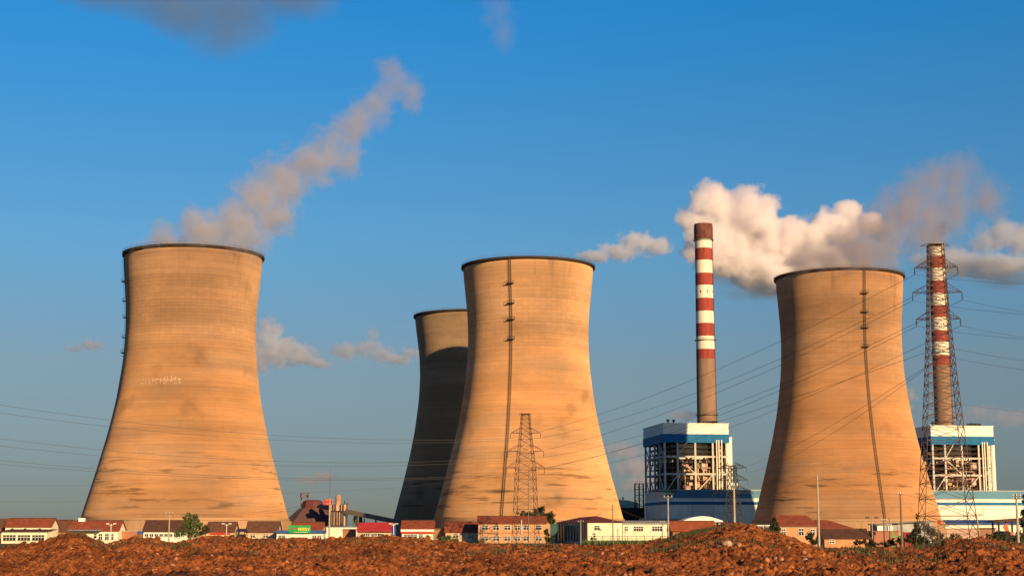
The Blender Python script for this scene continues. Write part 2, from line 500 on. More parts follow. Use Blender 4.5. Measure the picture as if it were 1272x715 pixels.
rock_m = mat('pale_rock', (.50, .33, .22), .9, .25, 4, .3)
for k, (u, v, Y, r, lb) in enumerate((
        (774, 693, 60, .17, 'pale flat rock lying on the red earth below the cream building'),
        (904, 691, 60, .2, 'pinkish pale rock on the side of the tallest earth mound'),
        (1000, 704, 56, .15, 'small pale rock low on the right flank of the tallest mound'),
        (495, 703, 57, .17, 'pale broken rock near the bottom edge left of the photo centre'),
        (209, 711, 56, .14, 'light stone at the very bottom edge below the bushy tree'))):
    p = P(u, v, Y)
    z = float(soil_height(np.array([p.x]), np.array([p.y]))[0])
    vs, fs = lump(100+k, r, 2)
    o = MB().add(vs, fs).build('rock', rock_m)
    o.location = (p.x, p.y, z+r*.35); tag(o, lb, 'rock')

# ------------------------------------------------------------------ cooling towers
PROF = [(0, 45.0), (4, 43.9), (8.6, 42.6), (16.3, 40.4), (27.6, 37.2), (43.3, 33.0), (58, 29.9), (74.5, 27.7), (87, 27.1), (98, 27.4), (108, 28.3), (114, 28.8), (119, 29.2)]
def prof_r(z, k, r0):
    zs, rs = [p[0] for p in PROF], [p[1] for p in PROF]
    # smooth interpolation of the measured radii
    rr = 0; ww = 0
    for dz in range(-6, 7, 2):
        g_ = math.exp(-(dz/4)**2); rr += g_*float(np.interp(z+dz, zs, rs)); ww += g_
    r = rr/ww
    return r0 + (r-27.1)*k if z < 87 else r0 + (r-27.1)*(29.2-r0)/(29.2-27.1)

def cooling_tower(loc, k, r0, seed, label, ladder=None, H=120, tone=(1, 1, 1)):
    t = thing('cooling_tower', (loc[0], loc[1], 0), label, 'cooling tower', group='concrete cooling towers of the power station')
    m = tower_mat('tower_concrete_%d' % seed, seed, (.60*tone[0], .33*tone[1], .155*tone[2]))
    q_ = H/120
    pr = [(prof_r(z, k, r0), z*q_) for z in np.linspace(8, 119, 75)]
    inner = [(r-1.1, z) for r, z in reversed(pr)]
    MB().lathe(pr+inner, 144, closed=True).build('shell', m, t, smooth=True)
    rt = pr[-1][0]
    MB().lathe([(rt-1.2, H-1.1), (rt-1.2, H+.1), (rt+.9, H+.1), (rt+.95, H-.2), (rt+.9, H-.9), (rt+.1, H-1.2)], 144, closed=True).build('rim_ring', rim_m, t)
    rl = MB()
    for q in range(72):
        a = 2*math.pi*q/72
        rl.tube(((rt+.8)*math.cos(a), (rt+.8)*math.sin(a), H+.05), ((rt+.8)*math.cos(a), (rt+.8)*math.sin(a), H+1.1), .035, n=4)
    for zz in (H+.6, H+1.1):
        rl.path([((rt+.8)*math.cos(2*math.pi*q/72), (rt+.8)*math.sin(2*math.pi*q/72), zz) for q in range(73)], .035, n=4)
    rl.build('rim_railing', steel_d, t)
    rb = pr[0][0]
    MB().lathe([(rb+.5, 7.6), (rb+.5, 8.4), (rb-1.3, 8.4), (rb-1.3, 7.6)], 144, closed=True).build('ring_beam', apron_m, t)
    pl = MB()
    for q in range(96):
        a0, a1 = 2*math.pi*(q+.012)/96, 2*math.pi*(q+.988)/96
        r1 = rb+1.3
        pl.add([(r1*math.cos(a0), r1*math.sin(a0), .3), (r1*math.cos(a1), r1*math.sin(a1), .3), (r1*math.cos(a1), r1*math.sin(a1), 7.5), (r1*math.cos(a0), r1*math.sin(a0), 7.5),
                ((r1-.3)*math.cos(a0), (r1-.3)*math.sin(a0), .3), ((r1-.3)*math.cos(a1), (r1-.3)*math.sin(a1), .3), ((r1-.3)*math.cos(a1), (r1-.3)*math.sin(a1), 7.5), ((r1-.3)*math.cos(a0), (r1-.3)*math.sin(a0), 7.5)],
               [(0,1,2,3), (7,6,5,4), (0,4,5,1), (1,5,6,2), (2,6,7,3), (3,7,4,0)])
    pl.build('wind_screen', apron_m, t)
    MB().lathe([(rb+3, 0), (rb+3, 1.2), (rb+2.6, 1.2), (rb+2.6, 0)], 96, closed=True).build('basin_wall', apron_m, t)
    if ladder is not None:
        lad = MB(); a = ladder
        e = Vector((math.cos(a), math.sin(a), 0)); g_ = Vector((-math.sin(a), math.cos(a), 0))
        zs = np.linspace(7, 119, 57)
        for s in (-.45, .45):
            lad.path([e*(prof_r(z, k, r0)+.4)+g_*s+Vector((0,0,z)) for z in zs], .10, n=4)
        cage = MB()
        for z in np.linspace(7, 119, 112):
            r = prof_r(z, k, r0)
            lad.tube(e*(r+.55)-g_*.45+Vector((0,0,z)), e*(r+.55)+g_*.45+Vector((0,0,z)), .07, n=4)
            if seed != 1 or z > 76: cage.path([e*(r+.55+.75*math.sin(q*math.pi/4))+g_*(.55*math.cos(q*math.pi/4))+Vector((0,0,z)) for q in range(5)], .06, n=4)
        lo = lad.build('ladder', steel_d, t)
        cage.build('cage_lattice', steel_d, lo)
        for z in (78, 84.5, 93, 100, 108.5)[1 if seed != 1 else 0:]:
            r = prof_r(z, k, r0)
            pf = MB()
            c0 = e*(r+.9)+Vector((0,0,z))
            for dz, tt in ((0, .12), (1.2, .05)):
                q = [c0-g_*1.5-e*.8, c0+g_*1.5-e*.8, c0+g_*1.5+e*.8, c0-g_*1.5+e*.8]
                for i in range(4): pf.tube(q[i]+Vector((0,0,dz)), q[(i+1)%4]+Vector((0,0,dz)), tt, n=4)
            for qq in q: pf.tube(qq, qq+Vector((0,0,1.2)), .05, n=4)
            pf.add([tuple(x+Vector((0,0,.05))) for x in q]+[tuple(x-Vector((0,0,.05))) for x in q], [(0,1,2,3), (7,6,5,4), (0,4,5,1), (1,5,6,2), (2,6,7,3), (3,7,4,0)])
            pf.build('platform', steel_d, t)
    return t

def face_ang(x, y, phi):
    """angle of the wall normal phi degrees to the right of the direction to the camera"""
    return math.atan2(-y, -x) + R(phi)
T1 = (X(241, 318, 663), 663); T2 = (X(656, 332, 692), 692); T3 = (X(1042, 345, 721), 721); T4 = (X(581, 393, 815), 815)
tw1 = cooling_tower(T1, 1.0, 27.1, 1, 'cooling tower at the far left, steam drifting from it', face_ang(*T1, -96), tone=(.80, .78, .76))
tw2 = cooling_tower(T2, .95, 26.7, 2, 'large cooling tower in the middle, in front of the half hidden one', face_ang(*T2, -15.5), tone=(1.08, 1.06, 1.0))
tw3 = cooling_tower(T3, .93, 27.4, 3, 'cooling tower at the right, between the two striped chimneys', face_ang(*T3, 22.5), tone=(.90, .85, .80))
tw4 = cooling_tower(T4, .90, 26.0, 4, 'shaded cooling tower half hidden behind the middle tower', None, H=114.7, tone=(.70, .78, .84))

tw4.scale = (.95, .95, 1)
# faded white painted slogan on the left tower (illegible at this distance)
sl = MB()
rn = random.Random(5)
a_c = face_ang(*T1, 0)
for i, ang in enumerate(list(np.linspace(-41, -31, 4)) + list(np.linspace(-27.5, -8.5, 7))):
    for s in range(5):
        a0 = a_c + R(ang + rn.uniform(-.8, .6)); z0 = 62.3 + rn.uniform(0, 2.0)
        if rn.random() < .55: da, dz = R(rn.uniform(1.2, 2.2)), .28
        else: da, dz = R(.35), rn.uniform(1.0, 1.9)
        r = prof_r(z0, 1, 27.1)+.06; r1 = prof_r(z0+dz, 1, 27.1)+.06
        sl.add([(r*math.cos(a0), r*math.sin(a0), z0), (r*math.cos(a0+da), r*math.sin(a0+da), z0), (r1*math.cos(a0+da), r1*math.sin(a0+da), z0+dz), (r1*math.cos(a0), r1*math.sin(a0), z0+dz)], [(0,1,2,3)])
sl.build('painted_lettering', mat('faded_white_paint', (.60, .42, .27), .9, .3, .8), tw1)

# ------------------------------------------------------------------ striped chimneys
ch_red = mat('chimney_red', (.30, .055, .04), .85, .34, .9, zs=.12)
ch_wht = mat('chimney_white', (.78, .72, .56), .85, .2, .9, zs=.12)
ch_con = mat('chimney_concrete', (.26, .165, .11), .9, .2, .2, zs=.3)
ch_top = mat('chimney_crown', (.17, .06, .045), .9, .5, .8, zs=.2)
def chimney(loc, H, rt, rb, bands, label, crown):
    """bands: list of (z_low, z_high, material)"""
    t = thing('chimney', (loc[0], loc[1], 0), label, 'chimney', group='red and white striped chimneys')
    rad = lambda z: rb + (rt-rb)*z/H
    body = MB(); seam = 0
    mats = [ch_con, ch_red, ch_wht, ch_top]
    zs = sorted(set([0, H] + [b[0] for b in bands] + [b[1] for b in bands]))
    def mi(z):
        for a, b_, m in bands:
            if a <= z < b_: return m
        return 0
    n = 48
    for a, b_ in zip(zs[:-1], zs[1:]):
        body.lathe([(rad(a), a), (rad(b_), b_)], n, mi((a+b_)/2))
    body.lathe([(rad(H), H), (rad(H)-.7, H), (rad(H)-1.2, H-12)], n, 3)
    body.build('shaft', mats, t, smooth=False)
    if crown:
        rc_ = rad(H)
        MB().lathe([(rc_+.02, H-10.5), (rc_+.6, H-10), (rc_+.6, H-2.5), (rc_+.35, H+.2), (rc_-.8, H+.2), (rc_-.8, H-2)], n).build('crown', ch_top, t)
        pf = [H-11.3]
    else: pf = []
    for z in pf + [q for q in (H*.62, H*.38)]:
        r = rad(z)
        pm = MB().lathe([(r+.02, z), (r+1.0, z+.1), (r+1.0, z+.25), (r+.02, z+.25)], n)
        for q in range(24):
            a = 2*math.pi*q/24
            pm.tube(((r+.95)*math.cos(a), (r+.95)*math.sin(a), z+.2), ((r+.95)*math.cos(a), (r+.95)*math.sin(a), z+1.3), .05, n=4)
        pm.path([((r+.95)*math.cos(2*math.pi*q/24), (r+.95)*math.sin(2*math.pi*q/24), z+1.3) for q in range(25)], .06, n=4)
        if z > H*.5 or z < H*.5: pm.build('gallery', steel_d, t)
    # flue openings in the white bands
    vn = MB()
    for a, b_, m in bands:
        if m == 2 and b_ < H*.85 and b_ > H*.72:
            for q in range(8):
                an = 2*math.pi*(q+.3)/8; z = (a+b_)/2; r = rad(z)+.05
                e = Vector((math.cos(an), math.sin(an), 0)); g_ = Vector((-math.sin(an), math.cos(an), 0))
                c = e*r+Vector((0,0,z))
                vn.add([c-g_*.35+Vector((0,0,-.8)), c+g_*.35+Vector((0,0,-.8)), c+g_*.35+Vector((0,0,.8)), c-g_*.35+Vector((0,0,.8))], [(0,1,2,3)])
    if vn.v: vn.build('vent_openings', dark_m, t)
    ld = MB(); an = math.atan2(-loc[1], -loc[0])+R(70)
    for s in (-.3, .3):
        ld.path([(math.cos(an)*(rad(z)+.4)-math.sin(an)*s, math.sin(an)*(rad(z)+.4)+math.cos(an)*s, z) for z in np.linspace(5, H, 20)], .1, n=4)
    ld.build('ladder', steel_d, t)
    return t
Y1, Y2 = 1050, 1110
B1v = [(0, 278, 309, 3), (0, 298, 309, 2), (0, 309, 324, 1), (0, 324, 340, 2), (0, 340, 355, 1), (0, 355, 371, 2), (0, 371, 387, 1), (0, 387, 402, 2), (0, 402, 418, 1), (0, 418, 434, 2), (0, 434, 446, 1)]
bands1 = [(Z(b, Y1), Z(a, Y1), m) for _, a, b, m in B1v[1:]]
chimney((X(873.5, 279, Y1), Y1), Z(279, Y1), 5.85, 7.0, bands1, 'striped chimney left of the right cooling tower, with a dark red crown', True)
B2v = [(303, 319, 2), (319, 334, 1), (334, 349.5, 2), (349.5, 365, 1), (365, 380, 2), (380, 395, 1), (395, 411, 2), (411, 425, 1), (425, 442, 2), (442, 454, 1)]
bands2 = [(Z(b, Y2), Z(a, Y2), m) for a, b, m in B2v]
chimney((X(1163, 303, Y2), Y2), Z(303, Y2), 5.7, 6.6, bands2, 'striped chimney at the right, seen through the tall lattice pylon', False)

# ------------------------------------------------------------------ boiler houses and turbine hall
ROT = R(7.6)
steel_w = mat('pale_frame_steel', (.50, .46, .40), .6, .2, .3)
pipe_mats = [mat('pipe_rust', (.40, .16, .09), .7, .3, .5), mat('pipe_pink', (.60, .40, .30), .6, .25, .5), mat('pipe_silver', (.62, .56, .46), .5, .2, .5), mat('duct_dark', (.08, .05, .04), .8, .3, .5), mat('pipe_gold', (.55, .38, .18), .6, .25, .5)]
def boiler_house(loc, label, seed):
    t = thing('boiler_house', loc, label, 'boiler house', ROT, 'boiler houses of the power station')
    t.scale = (.912, .912, .912)
    W, D, ZT, ZB = 41.0, 56.0, 68.4, 57.0
    zb2 = 62.2
    MB().box(0, W, 0, D, zb2, ZT).box(-.3, W+.3, -.3, D+.3, ZT, ZT+.5).build('roof_block', clad_w, t)
    MB().box(-.25, W+.25, -.25, D+.25, ZB, zb2-.003).build('blue_band', clad_b, t)
    # steel frame
    fr = MB()
    cols_x = [1, 9, 20, 31, 39.5]
    rows_y = [.8, 14, 28, 42, 54.5]
    for x in cols_x:
        for y in rows_y:
            fr.box(x-.55, x+.55, y-.55, y+.55, 0, ZB-.01)
    for z in (26.5, 38, 48.5):
        for y in (.8, 28, 54.5): fr.box(.3, W-.6, y-.4, y+.4, z-.55, z+.55)
        for x in (1, 20, 39.5): fr.box(x-.4, x+.4, .3, D-.8, z-.5, z+.5)
    def br(a, b_): fr.tube(a, b_, .38, n=4)
    br((9, .4, 48.5), (14.5, .4, 57)); br((20, .4, 38), (9, .4, 48)); br((20, .4, 26.5), (31, .4, 38)); br((1, .4, 26.5), (9, .4, 38))
    for (y0, y1) in ((.8, 14), (14, 28), (28, 42), (42, 54)):
        br((.5, y0, 26.5), (.5, y1, 38)); br((.5, y1, 38), (.5, y0, 48.5)); br((.5, y0, 48.5), (.5, y1, 57))
    fr.build('steel_frame', steel_w, t)
    st = MB()
    for x in (33.2, 34.6, 36.4): st.box(x-.32, x+.32, -.6, .1, 24, 58.8)
    st.build('stair_uprights', mat('cream_steel', (.72, .66, .52), .6, .1, .4), t)
    # floors / gratings
    fl = MB()
    for z in (29.5, 34, 41.5, 45, 51, 54):
        fl.box(1.6, 39, 1.5, 53, z-.12, z+.12)
        for x0, x1 in ((1.6, 8.6), (9.4, 19.5), (20.6, 30.5), (31.4, 39)):
            fl.tube((x0, 1.3, z+1.1), (x1, 1.3, z+1.1), .07, n=4)
            if random.random() < .8: fl.tube((x0, 1.3, z+.6), (x1, 1.3, z+.6), .07, n=4)
    fl.build('walkways', steel_d, t)
    MB().box(11, 30, 9, 44, 47.5, 56.8).build('furnace_head', cream2, t)
    MB().box(9.5, 30.5, 10, 50, 0, 46.2).build('furnace_casing', mat('furnace_lagging', (.22, .13, .08), .8, .5, .25), t)
    rn = random.Random(seed)
    pp = [MB() for _ in pipe_mats]
    for q in range(210):
        k = rn.choice([0, 0, 1, 1, 1, 2, 2, 3, 4, 4]); z = rn.uniform(24, 46); x = rn.uniform(9.8, 38.5); y = rn.uniform(1.8, 9.5)
        rr = rn.uniform(.15, .5)
        kind = rn.random()
        if kind < .45: pp[k].tube((x, y, z), (x, y, min(46.5, z+rn.uniform(3, 13))), rr, n=7)
        elif kind < .7:
            x1 = min(38.8, x+rn.uniform(2, 9)); pp[k].tube((x, y, z), (x1, y, z+rn.uniform(-.5, .5)), rr, n=7)
        elif kind < .8:
            x1 = min(38.8, x+rn.uniform(2, 6)); pp[k].tube((x, y, z), (x1, y, z+rn.uniform(-5, 5)), rr*.8, n=6)
        else:
            a, b_, c = rn.uniform(.6, 2), rn.uniform(.6, 1.5), rn.uniform(.6, 2.2)
            pp[k].box(x-a, min(38.9, x+a), y-b_*.5, y+b_*.5, z-c, z+c)
    for k, nm in enumerate(('steam_pipes', 'lagged_pipes', 'silver_ducts', 'dark_ducts', 'burner_boxes')):
        pp[k].build(nm, pipe_mats[k], t)
    # darker side bays on the left
    sb = MB()
    for q in range(40):
        z = rn.uniform(24, 56); y = rn.uniform(2, 52); x = rn.uniform(1.5, 8.5)
        sb.tube((x, y, z), (x, y, min(56.5, z+rn.uniform(3, 10))), rn.uniform(.15, .45), n=6)
    sb.build('side_pipes', galv, t)
    MB().box(W+.35, W+4.5, 9, 49, 0, 60.5).box(W+.1, W+4.7, 8.8, 49.2, 60.5, 61).build('stair_tower', clad_w, t)
    for (x, y, s) in ((5.5, 10, 1.0), (9.5, 12, 1.0)):
        v = MB().lathe([(0, ZT+3.4), (1.1, ZT+3.1), (1.2, ZT+2.5), (.5, ZT+2.3), (.5, ZT+.5), (1.5, ZT+.5)], 16, cx=x, cy=y)
        v.build('roof_vent', dark_m, t)
    rv = MB()
    for q in range(7):
        x = 27+q*1.35; rv.box(x, x+.8, 6, 9, ZT+.5, ZT+1.6+.9*rn.random()); rv.tube((x+.4, 7, ZT+1.4), (x+.4, 7, ZT+2.6), .18, n=6)
    rv.build('roof_equipment', dark_m, t)
    return t
pb1 = P(823.5, 525, 871); pb2 = P(1156, 530.5, 892)
boiler_house((pb1.x, pb1.y, 0), 'boiler house under the left striped chimney, its front partly shaded', 11)
boiler_house((pb2.x, pb2.y, 0), 'boiler house at the right edge below the right striped chimney', 12)

ph = P(825, 626, 822)
hall = thing('turbine_hall', (ph.x, ph.y, 0), 'long white and blue turbine hall in front of both boiler houses', 'turbine hall', ROT)
LH, DH = 290.0, 46.0
def hz_(v): return Z(v, 825)
z608, z612, z620, z623, z626, z629 = hz_(607.5), hz_(610), hz_(618.3), hz_(622.6), hz_(626.2), 0
MB().box(0, LH, 0, DH, 0, z626-.003).build('lower_wall', clad_w, hall)
MB().box(-.2, LH, -.2, DH, z626, z623).build('lower_blue_band', clad_t if False else clad_b, hall)
MB().box(0, LH, 0, DH, z623+.003, z620).build('middle_wall', clad_w, hall)
MB().prism([(4.8, z620+.003), (7.2, z608-.35), (LH, z608-.35), (LH, z620+.003)], .4, 1.6).build('blue_parapet', clad_t, hall)
MB().box(0, 44, 3.0, DH, z620+.005, z608-1.0).box(44.01, LH, 3.0, DH, z620+.005, z608-.6).build('upper_wall', cream2, hall)
MB().box(-.3, 34, 2.4, 3.0, z608-1.4, z608-.4).build('green_gutter', green_d, hall)
MB().box(4.5, LH, .3, DH, z608-.34, z608).box(-.4, 4.4, 2.3, DH, z608-.39, z608).build('roof', mat('hall_roof', (.5, .48, .42), .7, .1, .1), hall)
sm_ = MB()
for x in np.arange(15, LH, 11.4): sm_.box(x-.1, x+.1, -.06, 0, 1, z626-.4)
sm_.build('cladding_joints', greyw, hall)
win = MB().box(1.5, 4.2, -.12-0, .01, z620+1.2, z608-2.6).build('window', glass_m, hall)
win.location = (0, 2.9, 0)
MB().box(1.7, 1.85, 2.7, 2.78, z620+1.2, z608-2.6).box(2.7, 2.85, 2.7, 2.78, z620+1.2, z608-2.6).build('frame', white_p, win).location = (0, -2.9+2.7-2.72, 0)
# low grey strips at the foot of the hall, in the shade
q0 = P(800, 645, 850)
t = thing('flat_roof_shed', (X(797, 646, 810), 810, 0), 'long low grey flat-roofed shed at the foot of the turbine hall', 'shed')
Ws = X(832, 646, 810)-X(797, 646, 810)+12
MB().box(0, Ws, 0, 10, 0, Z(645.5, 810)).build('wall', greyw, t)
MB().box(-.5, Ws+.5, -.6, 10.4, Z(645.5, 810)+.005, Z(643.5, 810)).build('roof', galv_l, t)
# white arched roof in front of the hall
t = thing('arched_shed', (X(848, 646, 700), 700, 0), 'low shed with a white curved roof above the brick red shed', 'shed')
wa = X(898, 646, 700)-X(848, 646, 700)
arch = [(wa*q/16, Z(646.3, 700)+(Z(640.6, 700)-Z(646.3, 700))*math.sin(math.pi*q/16)) for q in range(17)]
MB().prism([(0, Z(647.5, 700))]+arch+[(wa, Z(647.5, 700))], 0, 26).build('curved_roof', white_p, t)
MB().box(.4, wa-.4, .4, 25, 0, Z(647.5, 700)-.01).build('wall', greyw, t)
# lit blue-roofed lean-to at x 1180..1272 along the hall foot
t = thing('blue_roof_shed', (X(1158, 648, 770), 770, 0), 'long low shed with a dark blue roof below the sunlit turbine hall', 'shed', R(3))
wl_ = X(1300, 648, 770)-X(1158, 648, 770)
MB().box(0, wl_, 0, 14, 0, Z(651, 770)).build('wall', cream2, t)
MB().prism_x([(-.8, Z(651, 770)+.01), (14.6, Z(651, 770)+.01), (14.6, Z(648, 770)+.6), (10, Z(646.2, 770)+.5), (-.8, Z(650, 770)+.2)], -.6, wl_+.6).build('roof', blue_p, t)

# open steel tower and sunlit low building left of the hall
t = thing('coal_lift_tower', (X(789.5, 640, 900), 900, 0), 'dark open steel scaffold tower left of the turbine hall', 'steel tower')
ws = X(800, 640, 900)-X(789.5, 640, 900); zt = Z(599.5, 900); fm = MB()
for x in (0, ws*.5, ws):
    for y in (0, 5): fm.box(x-.2, x+.2, y-.2, y+.2, 0, zt)
fd = MB()
for k in range(9):
    z = zt-.2-k*3.2; fd.box(-.3, ws+.3, -.4, 5.4, z-.25, z)
    if z > 4:
        fm.tube((0, -.1, z), (ws*.5, -.1, z-3.1), .1, n=4); fm.tube((ws*.5, -.1, z-3.1), (ws, -.1, z), .1, n=4)
        fm.tube((0, 0, z+1.1), (ws, 0, z+1.1), .08, n=4)
fm.build('steel_frame', steel_d, t); fd.build('floor_decks', steel_d, t)
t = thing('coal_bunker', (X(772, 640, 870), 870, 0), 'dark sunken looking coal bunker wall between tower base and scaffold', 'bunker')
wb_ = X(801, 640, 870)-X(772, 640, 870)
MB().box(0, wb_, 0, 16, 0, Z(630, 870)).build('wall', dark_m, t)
rb_ = MB()
for q in range(9): rb_.tube((wb_*q/8, .2, Z(630, 870)), (wb_*q/8, .2, Z(627, 870)), .12, n=4)
rb_.tube((0, .2, Z(627, 870)), (wb_, .2, Z(627, 870)), .1, n=4); rb_.build('railing', galv, t)
t = thing('coal_store', (X(768, 640, 940), 940, 0), 'pale sunlit store with a sloping roof beside the dark scaffold tower', 'store')
wb_ = X(793, 640, 940)-X(768, 640, 940)
MB().prism([(0, 0), (0, Z(620, 940)), (wb_*.5, Z(621, 940)), (wb_, Z(624, 940)), (wb_, 0)], 0, 20).build('wall', cream2, t)
MB().tube((wb_*.25, 1, Z(620, 940)), (wb_*.25, 1, Z(617, 940)), .5, n=8).build('roof_vent', dark_m, t)

# ------------------------------------------------------------------ coal dome, silos and conveyor
dome_m = mat('dome_sheeting', (.14, .07, .065), .8, .25, .12)
c = P(388, 640, 800)
t = thing('coal_dome', (c.x, 800, 0), 'faceted purple-brown coal storage dome with a small tower on top', 'storage dome')
z0, z1, z2 = 2, Z(630.5, 800), Z(620.5, 800)
k = 800/F
m = MB()
a0 = R(11)
def ring(r, z, n=8): return [(r*math.cos(a0+2*math.pi*q/n), r*math.sin(a0+2*math.pi*q/n), z) for q in range(n)]
vs = ring(50*k, 0)+ring(47*k, z0+1)+ring(16*k, z1)
m.add(vs, [(i*8+q, i*8+(q+1)%8, (i+1)*8+(q+1)%8, (i+1)*8+q) for i in range(2) for q in range(8)]+[tuple(range(16, 24))])
m.build('roof_slopes', dome_m, t)
m = MB(); vs = ring(14*k, z1+.01)+ring(12*k, z2-.8)+ring(8*k, z2)
m.add(vs, [(i*8+q, i*8+(q+1)%8, (i+1)*8+(q+1)%8, (i+1)*8+q) for i in range(2) for q in range(8)]+[tuple(range(16, 24))])
m.build('cap', mat('dome_cap', (.13, .035, .035), .8, .2, .2), t)
hx = X(378, 620, 800)-c.x
tp = MB()
for x in (hx-1.7, hx+1.7):
    for y in (-1.7, 1.7): tp.box(x-.2, x+.2, y-.2, y+.2, z1+1, Z(611.5, 800))
tp.box(hx-1.9, hx+1.9, -1.9, 1.9, Z(617.5, 800), Z(614.3, 800)).box(hx-2.1, hx+2.1, -2.1, 2.1, Z(612.3, 800), Z(611, 800))
tp.build('head_tower', mat('head_tower_grey', (.16, .13, .14), .8, .2, .5), t)
cv = thing('conveyor_gallery', (X(398, 628, 790), 790, 0), 'inclined conveyor gallery sloping down from the storage dome', 'conveyor')
a = P(394, 627.5, 785)-cv.location; b_ = P(500, 649, 748)-cv.location
d = (b_-a)
gm = MB()
e = Vector((0, 1.3, 0)); up = Vector((0, 0, 1.15))
gm.add([a-e-up, a+e-up, a+e+up, a-e+up, b_-e-up, b_+e-up, b_+e+up, b_-e+up], [(0,1,2,3), (7,6,5,4), (0,4,5,1), (1,5,6,2), (2,6,7,3), (3,7,4,0)])
gm.build('gallery', mat('conveyor_grey', (.22, .17, .14), .8, .2, .3), cv)
for s in (.25, .48, .70, .88):
    p = a+d*s; l = MB()
    l.tube((p.x-1, p.y-1.2, -cv.location.z), (p.x, p.y-.8, p.z-1), .3, n=5).tube((p.x+1, p.y-1.2, -cv.location.z), (p.x, p.y-.8, p.z-1), .3, n=5)
    l.tube((p.x-.6, p.y-1, p.z*.5), (p.x+.6, p.y-1, p.z*.5), .15, n=4); l.build('trestle', steel_d, cv)
sl_t = thing('ash_silos', (X(421, 640, 776), 776, 0), 'pinkish concrete silo block on columns behind the conveyor', 'silo')
k = 776/F
sm = MB()
sm.box(-9*k, 10*k, -5, 5, Z(634, 776), Z(626.5, 776))
for x in (-6.5, 0, 6.5): sm.lathe([(0, Z(652, 776)), (2.5*k, Z(652, 776)), (2.5*k, Z(634, 776)-.01)], 14, cx=x*k, cy=-2.4)
sm.build('silo_body', mat('silo_pink', (.58, .36, .25), .8, .2, .3), sl_t)
MB().lathe([(0, Z(613.5, 776)), (2*k, Z(614, 776)), (3.6*k, Z(616, 776)), (3.8*k, Z(626.5, 776)+.01)], 16, cx=-1*k, cy=0).build('filter_head', mat('filter_tan', (.40, .27, .17), .8, .4, .4), sl_t)
MB().box(-17*k, -8*k, -5.4, 0, Z(627, 776), Z(620, 776)).build('red_box', red_p, sl_t)
cg = MB()
for x in (-6, -3, 3.4, 6.6): cg.tube((x*k, -5.5, 0), (x*k, -5.5, Z(626, 776)), .35, n=6)
cg.tube((8*k, -4, Z(626.5, 776)), (8*k, -4, Z(622, 776)), .3, n=5).tube((11*k, -4, 0), (11*k, -4, Z(624, 776)), .3, n=5)
cg.build('pipework', steel_d, sl_t)
eq = thing('dust_collector', (X(445, 640, 770), 770, 0), 'small cluster of green and ochre dust collectors under the conveyor', 'machinery')
k = 770/F
MB().lathe([(0, Z(639, 770)), (2.6*k, Z(640, 770)), (2.6*k, Z(646, 770)), (1*k, Z(650, 770))], 12, cx=-3*k).build('hopper', mat('ochre_metal', (.32, .28, .08), .7, .3, .6), eq)
MB().lathe([(0, Z(640, 770)), (2.2*k, Z(641, 770)), (2.2*k, Z(646, 770)), (1*k, Z(651, 770))], 12, cx=3*k).build('hopper', mat('violet_metal', (.16, .12, .2), .7, .3, .6), eq)
m = MB()
for x in (-6, -1, 5, 8): m.box(x*k-.2, x*k+.2, -1.5, -1.1, 0, Z(643, 770))
m.box(-6*k, 8*k, -1.4, -1, Z(648, 770), Z(647, 770)); m.build('support_frame', mat('green_steel', (.07, .12, .05), .8, .3, .5), eq)

# ------------------------------------------------------------------ village houses
def window(parent, x0, x1, z0, z1, y, mull=2, rows=1, fm=None):
    g_ = MB().box(x0, x1, y-.05, y-.004, z0, z1).build('window', glass_m, parent)
    f = MB(); fm = fm or white_p; tt = .08
    f.box(x0-tt, x1+tt, y-.12, y-.052, z0-tt, z0).box(x0-tt, x1+tt, y-.12, y-.052, z1, z1+tt).box(x0-tt, x0, y-.12, y-.052, z0, z1).box(x1, x1+tt, y-.12, y-.052, z0, z1)
    for i in range(1, mull): 
        xm = x0+(x1-x0)*i/mull; f.box(xm-tt/2, xm+tt/2, y-.12, y-.055, z0, z1)
    for i in range(1, rows+1):
        if rows == 0: break
        zm = z0+(z1-z0)*.62; f.box(x0, x1, y-.115, y-.058, zm-.05, zm+.05)
    f.build('frame', fm, g_)

